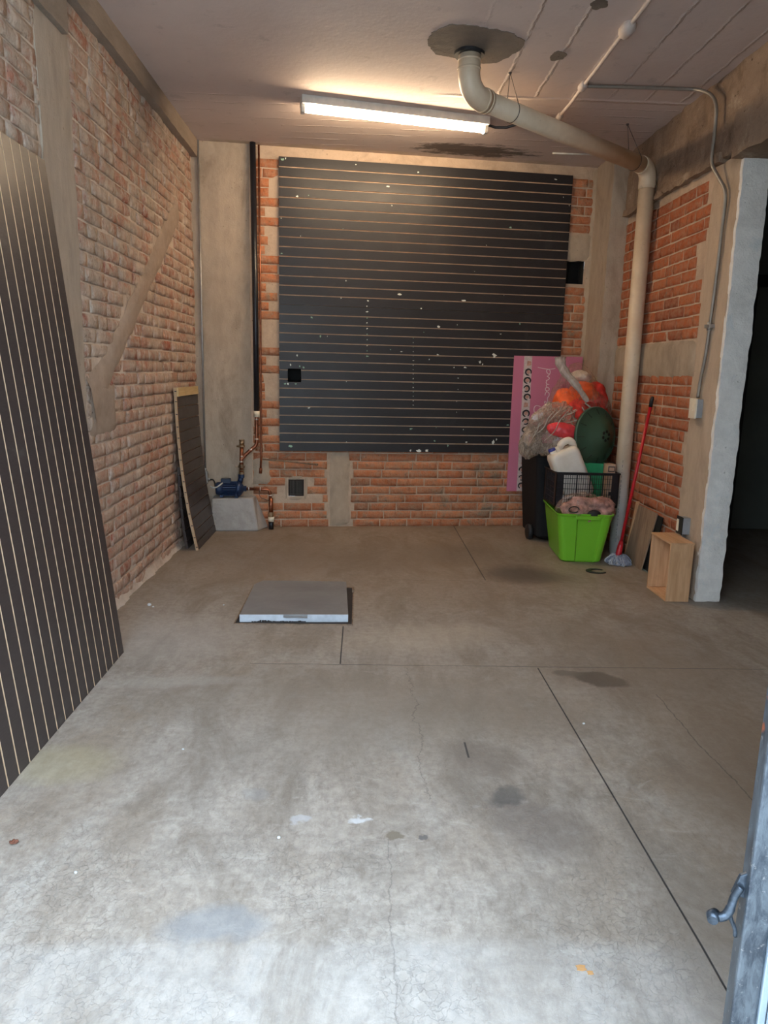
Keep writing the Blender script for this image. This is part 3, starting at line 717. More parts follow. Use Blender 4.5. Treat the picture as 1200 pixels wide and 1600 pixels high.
# two short offcuts in the back left corner
def offcut(name, label, y0, y1, pts, n, grp, strip=False, edge=True):
    """pts: profile in x,z from the foot to the top (bowed); grooves run along y"""
    root = thing(name, (pts[0][0], (y0 + y1) / 2, 0), label, 'wall panel', grp)
    N = n * 4
    def at(t):
        t = min(max(t, 0), 1) * (len(pts) - 1); i = min(int(t), len(pts) - 2); f = t - i
        p = [Vector((q[0], 0, q[1])) for q in pts]
        p0 = p[max(i-1, 0)]; p1 = p[i]; p2 = p[i+1]; p3 = p[min(i+2, len(p)-1)]
        return .5 * ((2*p1) + (-p0+p2)*f + (2*p0-5*p1+4*p2-p3)*f*f + (-p0+3*p1-3*p2+p3)*f**3)
    def P(y, t, o_):
        a = at(t); d = (at(t + .01) - at(t - .01)).normalized(); return a + Vector((d.z, 0, -d.x)) * o_ + Vector((0, y, 0))
    rnd = random.Random(4)
    f = MB(); b = MB()
    for i in range(n):
        g = .05 / n if i else 0; ta = i / n + g; tb = (i + 1) / n - (.05 / n if i < n-1 else 0); jag = rnd.uniform(-.008, .008)
        for k in range(3):
            t0 = ta + (tb - ta) * k / 3; t1 = ta + (tb - ta) * (k + 1) / 3
            vs = [P(y0, t0, 0), P(y1 + jag, t0, 0), P(y1 + jag, t1, 0), P(y0, t1, 0), P(y0, t0, .009), P(y1 + jag, t0, .009), P(y1 + jag, t1, .009), P(y0, t1, .009)]
            f.add(vs, [(0,3,2,1),(4,5,6,7),(0,1,5,4),(1,2,6,5),(2,3,7,6),(3,0,4,7)], [1, 0, 0, 1, 0, 0 if not edge else 2])
    for k in range(N):
        t0, t1 = k / N, (k + 1) / N
        vs = [P(y0, t0, -.009), P(y1 - .004, t0, -.009), P(y1 - .004, t1, -.009), P(y0, t1, -.009), P(y0, t0, -.0005), P(y1 - .004, t0, -.0005), P(y1 - .004, t1, -.0005), P(y0, t1, -.0005)]
        b.add(vs, [(0,3,2,1),(4,5,6,7),(0,1,5,4),(1,2,6,5),(2,3,7,6),(3,0,4,7)], [1, 1, 1, 1, 1, 2])
    f.build('slat_face', [M['lam_left'], M['mdf'], M['mdf_pale']], root); b.build('backing_board', [M['mdf'], M['mdf'], M['mdf_pale'] if edge else M['lam_left']], root)
    if strip:
        s = MB(); vs = [P(y0, .93, .0095), P(y1 - .03, .93, .0095), P(y1 - .03, 1.0, .0095), P(y0, 1.0, .0095), P(y0, .93, .021), P(y1 - .03, .93, .021), P(y1 - .03, 1.0, .021), P(y0, 1.0, .021)]
        s.hexa(vs); s.build('pine_batten', M['yellow_pine'], root, bevel=.001)
        s = MB()
        for k in range(24):
            t0, t1 = k / 24, (k + 1) / 24
            vs = [P(y0 - .016, t0, -.009), P(y0 - .0005, t0, -.009), P(y0 - .0005, t1, -.009), P(y0 - .016, t1, -.009), P(y0 - .016, t0, .010), P(y0 - .0005, t0, .010), P(y0 - .0005, t1, .010), P(y0 - .016, t1, .010)]
            s.hexa(vs)
        s.build('edge_strip', M['strip_pine'], root)
        tk = MB()
        for k in range(n):
            t = (k + .5) / n; c = P(y0 - .0165, t, .004); tk.box((c.x - .007, c.y - .0015, c.z - .003), (c.x + .007, c.y + .0005, c.z + .003))
        tk.build('groove_end', M['near_black'], root)['kind'] = 'stuff'
    adopt(root)
offcut('slatwall_offcut', 'short bowed dark slatwall offcut with yellow pine top, leaning in the back left corner', 5.30, 5.97,
       [(-1.215, .002), (-1.272, .30), (-1.312, .60), (-1.335, .90), (-1.345, 1.20)], 15, None, strip=True)
offcut('slatwall_offcut', 'narrow dark slatwall offcut tucked upright between the brick wall and the bowed panel', 5.33, 5.75,
       [(-1.30, .002), (-1.325, .2), (-1.34, .42), (-1.347, .62)], 8, None, edge=False)

# ------------------------------------------------------------------ ceiling light
def fixture():
    a = Vector((-.433, 5.095, 3.08)); b = Vector((.826, 5.38, 3.08)); d = (b - a).normalized(); L = (b - a).length; c = (a + b) / 2
    mt = Matrix.Translation(a) @ Matrix(((d.x, -d.y, 0, 0), (d.y, d.x, 0, 0), (0, 0, 1, 0), (0, 0, 0, 1)))
    root = thing('ceiling_light', (c.x, c.y, 3.08), 'white fluorescent batten with a glowing tube, fixed under the ceiling', 'ceiling light')
    h = MB(); h.add([(0,-.05,0),(L,-.05,0),(L,.05,0),(0,.05,0),(0,-.056,-.052),(L,-.056,-.052),(L,.056,-.052),(0,.056,-.052)], [(0,1,2,3),(4,7,6,5),(0,4,5,1),(1,5,6,2),(2,6,7,3),(3,7,4,0)], mat=mt)
    h.build('housing', M['fix_white'], root, bevel=.003)
    t = MB(); t.tube([mt @ Vector((.028, 0, -.074)), mt @ Vector((L - .028, 0, -.074))], .0195, 20)
    e = NT('tube_glow'); em = e.n('ShaderNodeEmission'); em.inputs[0].default_value = (*TUBE_COL, 1); em.inputs[1].default_value = TUBE_W; e.t.links.new(em.outputs[0], e.out.inputs[0])
    t.build('tube', e.m, root)
    for x0, x1 in ((0, .026), (L - .026, L)):
        k = MB(); k.box((x0, -.026, -.100), (x1, .026, -.052), mat=mt); k.build('lampholder', M['fix_white'], root, bevel=.004)
    adopt(root)
fixture()
o = MB().tube([(.826 - .02, 5.375, 3.045), (.88, 5.36, 3.02), (.95, 5.33, 3.012), (1.03, 5.30, 3.03), (1.10, 5.28, 3.06), (1.13, 5.27, 3.078)], .009, 10).build('light_cable', M['black_pipe'], origin=(.83, 5.375, 3.04))
tag(o, 'short dark cable running from the end of the fluorescent light to behind the drain pipe', 'cable')

# ------------------------------------------------------------------ drain pipe
def arc(p0, p1, p2, r, n=10):
    """path p0-p1-p2 with the corner rounded"""
    p0, p1, p2 = Vector(p0), Vector(p1), Vector(p2); a = (p0 - p1).normalized(); b = (p2 - p1).normalized()
    half = a.angle(b) / 2; t = r / math.tan(half); s, e = p1 + a * t, p1 + b * t; c = p1 + (a + b).normalized() * (r / math.sin(half))
    out = []
    for i in range(n + 1):
        f = i / n; v = (s - c).slerp(e - c, f) if hasattr((s - c), 'slerp') else (s - c).lerp(e - c, f)
        out.append(c + v.normalized() * r)
    return out
PT = Vector((.553, 4.345, 3.08)); PE = Vector((.553, 4.345, 2.868)); PF = Vector((2.005, 5.455, 2.822)); PG = Vector((2.015, 5.455, 0))
def drain():
    root = thing('drain_pipe', (2.015, 5.455, 0), 'thick cream plastic drain pipe from the ceiling down to the floor at the right wall', 'pipe')
    e1 = arc(PT, PE, PF, .115); e2 = arc(PE, PF, PG, .085)
    b = MB(); b.tube([PT] + e1 + [e1[-1] + (PF - PE).normalized() * .03], .061, 32); b.build('elbow', M['pvc'], root)
    b = MB(); d = (PF - PE).normalized()
    for c in (Vector((PT.x, PT.y, 2.985)), Vector((PT.x, PT.y, 3.03))): b.tube([c, c + Vector((0, 0, .012))], .065, 32)
    b.tube([e1[-1], e1[-1] + d * .018], .066, 32); b.tube([e1[-1] + d * .03, e1[-1] + d * .045], .064, 32)
    b.build('collar', M['pvc'], root)
    b = MB(); b.tube([e1[-1] + d * .02, e2[0] - d * .0], .0555, 32); b.build('sloping_pipe', M['pvc'], root)
    b = MB(); b.tube([e2[0] - d * .02] + e2 + [e2[-1] - Vector((0, 0, .06))], .060, 32); b.build('elbow', M['pvc'], root)
    b = MB(); b.tube([e2[-1] - Vector((0, 0, .03)), Vector((2.015, 5.455, 0))], .0555, 32); b.build('upright_pipe', M['pvc'], root)
    b = MB(); rnd = random.Random(3)                               # a printed line of tiny marks down the pipe
    an = math.radians(-118); z = 2.66
    while z > .12:
        L = rnd.choice((.006, .012, .02, .035)); gap = rnd.uniform(.006, .02)
        if not (1.62 < z < 1.75 or 1.02 < z < 1.1):
            q = []
            for (da, zz) in ((-.022, z), (.022, z), (.022, z - L), (-.022, z - L)): q.append((2.015 + .0562 * math.cos(an + da), 5.455 + .0562 * math.sin(an + da), zz))
            b.prism(q, Vector((math.cos(an), math.sin(an), 0)) * .0003)
        z -= L + gap
    b.build('printed_line', M['ink'], root)['kind'] = 'stuff'
    b = MB(); ragged(b, PT.x, PT.y, .085, .08, 5.5, z=3.079, h=.018, n=50, m=0, amp=.15); b.build('mortar_collar', M['near_black'], root)
    adopt(root)
drain()
def hanger(anchor, t, label, w=.05):
    d = (PF - PE).normalized(); c = PE + (PF - PE) * t; u = Vector((0, 0, 1)); u = (u - d * u.dot(d)).normalized(); s = d.cross(u); a = Vector(anchor)
    pts = [a] + [c + (s * math.sin(x) + u * math.cos(x)) * .058 for x in [math.radians(k) for k in range(50, 311, 20)]] + [a]
    o = MB().tube(pts, .0022, 6, cap=False).build('wire_hanger', M['wire'], origin=a)
    tag(o, label, 'wire', 'wire hangers holding up the sloping pipe')
    MBb = MB(); MBb.lathe([(.0, -.012), (.008, -.010), (.010, 0)], 12, mat=Matrix.Translation(Vector((0, 0, .001)))); k = MBb.build('nail_head', M['wire'], o)
hanger((.823, 4.585, 3.075), .20, 'thin wire loop around the upper end of the sloping pipe, near the lamp')
hanger((1.80, 5.37, 3.075), .90, 'thin wire loop around the lower end of the sloping pipe, next to the right wall')

# ------------------------------------------------------------------ conduits
def smooth_path(pts, n=6):
    P = [Vector(p) for p in pts]; out = []
    for i in range(len(P) - 1):
        p0, p1, p2, p3 = P[max(i-1, 0)], P[i], P[i+1], P[min(i+2, len(P)-1)]
        for k in range(n):
            f = k / n; out.append(.5 * ((2*p1) + (-p0+p2)*f + (2*p0-5*p1+4*p2-p3)*f*f + (-p0+3*p1-3*p2+p3)*f**3))
    out.append(P[-1]); return out
def wob(path, amp, seed): return [Vector(p) + nvec(p, 3, seed) * amp for p in path]
root = thing('ceiling_conduit', (1.29, 3.3, 3.07), 'painted-over conduit running straight along the ceiling, with a knobbly joint box', 'conduit')
MB().tube(wob([(1.29, 1 + .1 * i, 3.064) for i in range(43)], .006, 2), .011, 10).build('tube', M['conduit_ceiling'], root)
for (y, r, L) in ((3.97, .036, .07), (4.71, .026, .05), (5.24, .022, .05)):
    b = MB(); b.tube([(1.29, y - L, 3.063), (1.29, y - L * .5, 3.063), (1.29, y + L * .5, 3.063), (1.29, y + L, 3.063)], [.014, r, r, .014], 10); b.build('joint', M['conduit_ceiling'], root)
b = MB(); b.box((1.262, 3.93, 3.04), (1.322, 4.0, 3.078)); b.build('joint_box', M['conduit_ceiling'], root, bevel=.006); adopt(root)
root = thing('wall_conduit', (2.05, 4.4, 1.2), 'grey conduit crossing the ceiling and bending down the right pillar to the switch box', 'conduit')
pth = smooth_path([(1.30, 4.71, 3.064), (1.6, 4.70, 3.064), (1.9, 4.69, 3.062), (1.965, 4.66, 3.05), (2.005, 4.56, 2.99), (2.015, 4.49, 2.90), (2.018, 4.485, 2.75), (2.018, 4.48, 2.60), (2.042, 4.42, 2.50), (2.062, 4.36, 2.40), (2.066, 4.365, 2.2), (2.066, 4.37, 1.95), (2.066, 4.385, 1.70), (2.066, 4.40, 1.5), (2.066, 4.43, 1.36), (2.064, 4.44, 1.24)])
MB().tube(pth, .0105, 12).build('tube', M['conduit_grey'], root)
b = MB(); b.box((2.05, 4.36, 1.655), (2.085, 4.425, 1.675)); b.tube([(2.066, 4.392, 1.64), (2.066, 4.392, 1.69)], .014, 12); b.build('clamp', M['steel'], root); adopt(root)
root = thing('switch_box', (2.085, 4.44, 1.12), 'cream light switch on a grey surface box, on the right pillar under the conduit', 'switch')
MB().box((2.045, 4.395, 1.118), (2.088, 4.475, 1.232)).build('back_box', M['steel_grey'], root, bevel=.003)
MB().box((2.034, 4.392, 1.114), (2.0455, 4.480, 1.236)).build('cover_plate', M['cream'], root, bevel=.003)
MB().box((2.030, 4.425, 1.158), (2.0345, 4.447, 1.192)).build('rocker', M['cream'], root, bevel=.002); adopt(root)
root = thing('socket_box', (2.085, 4.43, .38), 'grey metal socket box with a white socket, low on the pillar above the wooden crate', 'socket')
MB().box((2.035, 4.395, .385), (2.088, 4.47, .492)).build('back_box', M['steel_grey'], root, bevel=.003)
MB().box((2.029, 4.392, .382), (2.0352, 4.478, .495)).build('cover_plate', M['near_black'], root, bevel=.002)
MB().box((2.025, 4.44, .40), (2.0295, 4.468, .475)).build('socket_insert', M['cream'], root, bevel=.002)
MB().tube([(2.062, 4.43, .386), (2.062, 4.43, 0)], .0125, 14).build('conduit_tail', M['steel'], root); adopt(root)
o = MB().tube([(1.46, 6.075, 3.071), (1.80, 6.075, 3.071)], .007, 8).build('ceiling_tube', M['fix_white'], origin=(1.46, 6.075, 3.075))
tag(o, 'short thin white tube on the ceiling by the back wall, ending behind the drain pipe', 'conduit')

# left corner conduit and its box, pump cable
root = thing('corner_conduit', (-1.33, 6.05, .3), 'thin grey conduit climbing the back left corner from the pump up to the ceiling', 'conduit')
cx = BW(-.585, .03, 0)
MB().tube([(cx.x, cx.y, 3.08), (cx.x, cx.y, .50)], .0085, 10).build('tube', M['steel'], root)
b = MB(); b.box((cx.x - .022, cx.y - .03, .385), (cx.x + .022, cx.y + .012, .49)); b.tube([(cx.x, cx.y, .485), (cx.x, cx.y, .515)], .014, 12); b.tube([(cx.x + .02, cx.y - .01, .42), (cx.x + .045, cx.y - .012, .42)], .012, 12)
b.build('junction_box', M['steel'], root, bevel=.004)
MB().tube([(cx.x, cx.y, .386), (cx.x, cx.y, .05)], .0085, 10).build('lower_tube', M['steel'], root); adopt(root)

# ------------------------------------------------------------------ pump on its plinth
mb = MB(); q0 = (-.52, -.152); q1 = (-.075, 0)
vs = [BW(-.53, .175, 0), BW(-.145, .185, 0), BW(-.06, .012, 0), BW(-.53, .012, 0), BW(-.525, .160, .275), BW(-.185, .160, .282), BW(-.165, .012, .282), BW(-.525, .012, .275)]
mb.hexa(vs); o = mb.build('pump_plinth', M['plinth'], bevel=.012, origin=BW(-.33, .08, 0)); tag(o, 'rough grey cast concrete block standing in the back left corner under the blue pump', 'block')
def axu(u, z, off=.10):                                            # lathe matrix: local z along the wall
    p = BW(u, off, z); return Matrix(((-0.0, BN.x, BD.x, p.x), (0, BN.y, BD.y, p.y), (1, 0, 0, p.z), (0, 0, 0, 1)))
root = thing('water_pump', BW(-.34, .10, .282), 'small blue water pump with finned motor, bolted on the concrete block in the corner', 'pump')
PZ = .352
b = MB(); b.lathe([(0, 0), (.040, 0), (.052, .006), (.056, .02), (.056, .055), (.052, .058), (.052, .175), (.0, .175)], 28, mat=axu(-.495, PZ)); mo = b.build('motor', M['blue'], root)
for k in range(20):
    a = 2 * math.pi * k / 20; f = MB(); c = axu(-.495, PZ) @ Matrix.Rotation(a, 4, 'Z'); f.box((.050, -.002, .062), (.062, .002, .168), mat=c); f.build('fin', M['blue'], mo)
b = MB(); b.lathe([(0, 0), (.060, 0), (.066, .008), (.066, .03), (.050, .045), (.030, .058), (.024, .062), (.024, .085), (0, .085)], 28, mat=axu(-.325, PZ)); b.tube([BW(-.295, .10, PZ + .05), BW(-.283, .10, .455)], .022, 16); b.tube([BW(-.283, .10, .445), BW(-.283, .10, .475)], .027, 8, smooth=False)
b.build('volute', M['blue'], root)
m2 = Matrix.Translation(BW(-.40, .10, 0)) @ Matrix.Rotation(TH, 4, 'Z')
b = MB(); b.box((-.05, -.035, .398), (.03, .035, .437), mat=m2); b.build('terminal_box', M['blue_dark'], root, bevel=.004)
b = MB(); b.box((.062, -.06, .282), (.094, .05, .294), mat=m2); b.box((.068, -.045, .29), (.084, .045, .33), mat=m2); b.build('foot', M['blue'], root, bevel=.002)
b = MB(); b.box((-.06, -.04, .283), (-.03, .04, .305), mat=m2); b.build('foot', M['blue'], root, bevel=.002)
b = MB(); b.tube(smooth_path([BW(-.435, .14, .405), BW(-.45, .16, .395), BW(-.48, .17, .375), BW(-.515, .15, .368), BW(-.535, .10, .372)]), .006, 8); b.build('cable', M['white_cable'], root)
adopt(root)
o = MB().tube(smooth_path([(cx.x + .045, cx.y - .012, .42), (cx.x + .07, cx.y - .02, .418), (cx.x + .085, cx.y - .03, .39), (cx.x + .088, cx.y - .03, .362), (cx.x + .10, cx.y - .04, .355)]), .006, 8).build('pump_cable', M['near_black'], origin=(cx.x + .045, cx.y - .012, .42))
tag(o, 'short black cable between the corner junction box and the blue pump', 'cable')

# pipes of the pump
OFF = .10
root = thing('copper_riser', BW(-.283, OFF, .47), 'stout copper riser on the blue pump, with brass valve and a slanting branch', 'pipe')
b = MB(); b.tube([BW(-.283, OFF, .47), BW(-.276, OFF, .72)], .0165, 16); b.build('upright_tube', M['copper'], root)
b = MB(); b.tube(smooth_path([BW(-.277, OFF, .60), BW(-.245, OFF, .64), BW(-.195, OFF, .685), BW(-.160, OFF, .72), BW(-.152, OFF, .76), BW(-.152, OFF, .83), BW(-.150, OFF, .97)], 5), .0150, 16); b.build('branch_tube', M['copper'], root)
b = MB()
for z, r, h in ((.475, .024, .02), (.505, .020, .012), (.530, .029, .012), (.545, .023, .012)): b.tube([BW(-.282, OFF, z), BW(-.282, OFF, z + h)], r, 8, smooth=False)
b.box((-.05, -.006, .535), (.0, .006, .541), mat=Matrix.Translation(BW(-.283, OFF, 0)) @ Matrix.Rotation(TH, 4, 'Z')); b.build('union', M['brass'], root)
b = MB(); b.tube([BW(-.276, OFF, .705), BW(-.276, OFF, .72)], .027, 8, smooth=False); b.tube([BW(-.276, OFF, .72), BW(-.276, OFF, .752)], .020, 14); b.tube([BW(-.276, OFF, .70), BW(-.318, OFF, .712)], .008, 8); b.tube([BW(-.276, OFF, .752), BW(-.276, OFF, .765)], .023, 8, smooth=False); b.build('valve', M['brass'], root)
for (u, z) in ((-.152, .93), (-.152, .765), (-.20, .68), (-.277, .62), (-.28, .575)): MB().tube([BW(u, OFF, z), BW(u + .0005, OFF, z + .012)], .0175, 14).build('solder_ring', M['solder'], root)
adopt(root)
root = thing('black_riser', BW(-.155, .08, 1.0), 'black plastic pipe dropping from the ceiling beside the slatwall to a cream coupling', 'pipe')
MB().tube([BW(-.150, OFF, .985), BW(-.153, .09, 1.8), BW(-.165, .06, 3.08)], .0235, 20).build('tube', M['black_pipe'], root)
MB().tube([BW(-.150, OFF, .955), BW(-.150, OFF, 1.005)], .0265, 20).build('coupling', M['cream'], root); adopt(root)
o = MB().tube([BW(-.118, .045, 3.07), BW(-.115, .045, 1.8), BW(-.118, .045, .62), BW(-.124, .04, .50)], .0085, 12).tube([BW(-.122, .045, .52), BW(-.125, .04, .475)], .013, 12).build('copper_pipe', M['copper'], origin=BW(-.118, .045, .48))
tag(o, 'long thin copper pipe running down the wall just right of the black pipe', 'pipe')
o = MB().tube([BW(-.11, .03, .595), BW(.1, .03, .578), BW(.352, .03, .552)], .007, 10).tube([BW(.345, .03, .553), BW(.36, .02, .55)], .011, 8).build('rusty_pipe', M['rust'], origin=BW(-.11, .03, .595))
tag(o, 'thin rusty pipe lying almost level along the bricks below the slatwall', 'pipe')
root = thing('suction_pipe', BW(-.03, OFF, 0), 'copper suction pipe going right from the pump, then down into the floor', 'pipe')
b = MB(); b.tube([BW(-.245, OFF, PZ)] + [Vector(v) for v in arc(BW(-.245, OFF, PZ), BW(-.045, OFF, .343), BW(-.04, OFF, .1), .03, 6)] + [BW(-.038, OFF, .10)], .0125, 16); b.build('tube', M['copper'], root)
b = MB(); b.tube([BW(-.038, OFF, .27), BW(-.037, OFF, .14)], .020, 16); b.build('sleeve', M['copper'], root)
b = MB(); b.tube([BW(-.037, OFF, .15), BW(-.037, OFF, .105)], .0235, 12, smooth=False); b.build('union', M['brass'], root)
MB().tube([BW(-.036, OFF, .108), BW(-.036, OFF, .068)], .026, 18).build('coupling', M['cream'], root)
MB().tube([BW(-.036, OFF, .07), BW(-.036, OFF, .0)], .021, 18).build('black_stub', M['black_pipe'], root)
for u in (-.225, -.13): MB().tube([BW(u, OFF, .349), BW(u + .008, OFF, .349)], .0165, 12).build('solder_ring', M['solder'], root)
MB().tube([BW(-.041, OFF, .29), BW(-.041, OFF, .30)], .0165, 12).build('solder_ring', M['solder'], root)
b = MB(); b.tube(smooth_path([BW(-.13, .09, .35), BW(-.135, .075, .30), BW(-.12, .075, .27), BW(-.08, .09, .255), BW(-.045, .12, .25)]), .0025, 6); b.build('tie_wire', M['wire'], root); adopt(root)
# wall grille
root = thing('wall_grille', BW(.178, .0, .345), 'small square dark grille set in mortar low in the back brick wall', 'grille')
b = MB(); m3 = Matrix.Translation(BW(.178, 0, .345)) @ Matrix.Rotation(TH, 4, 'Z')
for (a, c) in (((-.066, -.006, -.071), (.066, .0, -.060)), ((-.066, -.006, .060), (.066, 0, .071)), ((-.066, -.006, -.06), (-.056, 0, .06)), ((.056, -.006, -.06), (.066, 0, .06))): b.box(a, c, mat=m3)
b.build('frame', M['rust_dark'], root)
for k in range(9):
    b = MB(); x = -.048 + k * .012; b.box((x - .0025, -.008, -.062), (x + .0025, -.003, .062), mat=m3); b.build('bar', M['grille'], root)
adopt(root)

# ------------------------------------------------------------------ floor hatch
root = thing('floor_hatch', (-.35, 4.05, 0), 'grey sheet-steel hatch cover with pale blue front edge, set in the floor', 'hatch')
T = [(-.640, 3.735), (-.055, 3.76), (-.080, 4.385), (-.600, 4.385), (-.643, 4.30)]
b = MB(); b.prism([(x, y, .043) for x, y in T], (0, 0, .003)); b.build('cover_sheet', M['hatch'], root, bevel=.001)
b = MB(); b.prism([(-.640, 3.735, .004), (-.055, 3.76, .004), (-.055, 3.757, .004), (-.640, 3.732, .004)], (0, 0, .012))
def fe(b, x0, x1, z0, z1): b.hexa([(x0, 3.7325 + (x0 + .64) * .0427, z0), (x1, 3.7325 + (x1 + .64) * .0427, z0), (x1, 3.7355 + (x1 + .64) * .0427, z0), (x0, 3.7355 + (x0 + .64) * .0427, z0), (x0, 3.7325 + (x0 + .64) * .0427, z1), (x1, 3.7325 + (x1 + .64) * .0427, z1), (x1, 3.7355 + (x1 + .64) * .0427, z1), (x0, 3.7355 + (x0 + .64) * .0427, z1)])
b = MB(); fe(b, -.64, -.405, .005, .0455); fe(b, -.405, -.275, .005, .034); fe(b, -.275, -.055, .005, .0455); b.build('front_edge', M['hatch_edge'], root)
b = MB(); b.box((-.405, 3.73, .034), (-.275, 3.75, .0368)); b.build('handle_lip', M['hatch'], root)
b = MB(); rnd = random.Random(8)
for k in range(34):
    x = -.57 + k * .0085 + rnd.uniform(-.002, .002); h = .004 + .010 * max(0, noise.noise(Vector((k * .35, 1, 1)))) + (.006 if 4 < k < 9 else 0); y = 3.7318 + (x + .64) * .0427
    b.box((x - .005, y - .0006, .004), (x + .005, y, .005 + h))
b.build('rust_patch', M['rust_dark'], root)
b = MB(); b.hexa([(-.637, 3.7355, 0), (-.057, 3.758, 0), (-.082, 4.38, 0), (-.598, 4.38, 0), (-.637, 3.7355, .0425), (-.057, 3.758, .0425), (-.082, 4.38, .0425), (-.598, 4.38, .0425)]); b.build('box_body', M['hatch'], root)
b = MB()
F = [(-.668, 3.705), (-.028, 3.712), (-.030, 4.40), (-.668, 4.40)]
for i in range(4):
    (x0, y0), (x1, y1) = F[i], F[(i + 1) % 4]
    dx, dy = x1 - x0, y1 - y0; l = math.hypot(dx, dy); nx, ny = -dy / l * .007, dx / l * .007
    b.hexa([(x0, y0, .0), (x1, y1, .0), (x1 + nx, y1 + ny, .0), (x0 + nx, y0 + ny, .0), (x0, y0, .006), (x1, y1, .006), (x1 + nx, y1 + ny, .006), (x0 + nx, y0 + ny, .006)])
b.box((-.042, 4.30, 0), (-.028, 4.36, .02)); b.build('angle_frame', M['rust'], root)
b = MB(); b.quad([(-.661, 3.712, .0015), (-.035, 3.719, .0015), (-.037, 4.393, .0015), (-.661, 4.393, .0015)]); b.build('gap', M['rust_dark'], root); adopt(root)

# ------------------------------------------------------------------ right hand heap
def rrect(w, d, r, n=6, front=0.):
    """rounded rectangle outline, counter-clockwise, with the front middle pushed in by front"""
    pts = []
    for cx_, cy_, a0 in ((w/2 - r, -d/2 + r, -90), (w/2 - r, d/2 - r, 0), (-w/2 + r, d/2 - r, 90), (-w/2 + r, -d/2 + r, 180)):
        for k in range(n + 1):
            a = math.radians(a0 + 90 * k / n); pts.append((cx_ + r * math.cos(a), cy_ + r * math.sin(a)))
    if front:
        e = []
        for x in (-w * .16, -w * .13, w * .30, w * .33): e.append((x, -d/2 + (front if abs(x) < w * .31 and x > -w * .15 else 0)))
        pts += e
    return pts
def loft(mb, loops, m=0, cap0=True, cap1=False, smooth=False):
    n = len(loops[0]); o = len(mb.v)
    for L in loops: mb.v += [tuple(p) for p in L]
    for i in range(len(loops) - 1):
        for k in range(n): k2 = (k + 1) % n; mb.face((o + i*n + k, o + i*n + k2, o + (i+1)*n + k2, o + (i+1)*n + k), m, smooth)
    if cap0: mb.face([o + k for k in range(n)][::-1], m)
    if cap1: mb.face([o + (len(loops)-1)*n + k for k in range(n)], m)
    return mb
def place(x, y, z, rz=0, ry=0, rx=0): return Matrix.Translation((x, y, z)) @ Matrix.Rotation(rz, 4, 'Z') @ Matrix.Rotation(ry, 4, 'Y') @ Matrix.Rotation(rx, 4, 'X')
R = math.radians
# green tub
root = thing('storage_tub', (1.655, 5.38, 0), 'lime green plastic storage tub on the floor in front of the black bin', 'tub')
m = place(1.655, 5.375, 0, R(-4))
def tubloop(s, z, add=0, fr=.012): return [m @ Vector((x, y, z)) for x, y in rrect(.30 + .105 * s + add, .50 + .10 * s + add, .045, 5, fr)]
b = MB(); loft(b, [tubloop(0, 0, -.03, .004), tubloop(0, .012), tubloop(.5, .19), tubloop(.93, .352), tubloop(.95, .356, .012), tubloop(1, .372, .02), tubloop(1, .374, .006, .01), tubloop(.93, .36, -.006), tubloop(.1, .02, -.006)], cap1=True)
b.build('body', M['green_tub'], root, bevel=.002)
hm = lambda x, y, z: m @ Vector((x, y, z))
for s in (-1, 1):
    y = s * .305; b = MB()
    b.hexa([hm(-.065, y - .012, .335), hm(.095, y - .012, .335), hm(.095, y + .012, .335), hm(-.065, y + .012, .335), hm(-.075, y - .014, .362), hm(.105, y - .014, .362), hm(.105, y + .014, .362), hm(-.075, y + .014, .362)])
    b.build('handle', M['green_tub'], root, bevel=.004)
adopt(root)

# black wheeled bin behind it
root = thing('wheeled_bin', (1.63, 5.98, 0), 'tall black plastic bin on wheels, against the back wall behind the green tub', 'bin')
m = place(1.645, 5.985, 0, R(4))
def bl(w, d, z, r=.05): return [m @ Vector((x, y, z)) for x, y in rrect(w, d, r, 5)]
b = MB(); loft(b, [bl(.34, .36, .02), bl(.42, .42, .05), bl(.46, .46, .35), bl(.50, .50, .70), bl(.53, .53, .70), bl(.53, .53, .74), bl(.49, .49, .74), bl(.44, .44, .25)], cap1=True); b.build('body', M['bin'], root, bevel=.004)
b = MB(); loft(b, [bl(.55, .55, .742), bl(.55, .55, .755), bl(.50, .50, .775)], cap1=True); b.build('lid', M['bin'], root, bevel=.004)
for s in (-1, 1):
    b = MB(); b.lathe([(0, -.02), (.04, -.02), (.062, -.018), (.066, 0), (.062, .018), (.04, .02), (0, .02)], 24, mat=m @ Matrix.Translation((s * .235, -.10, .066)) @ Matrix.Rotation(R(90), 4, 'Y')); b.build('wheel', M['near_black'], root)
b = MB()
for k in range(5):
    b.hexa([m @ Vector(v) for v in ((.10, -.245, .30 + k*.075), (.19, -.245, .26 + k*.075), (.19, -.22, .26 + k*.075), (.10, -.22, .30 + k*.075), (.10, -.245, .315 + k*.075), (.19, -.245, .275 + k*.075), (.19, -.22, .275 + k*.075), (.10, -.22, .315 + k*.075))])
b.build('rib', M['bin'], root); adopt(root)

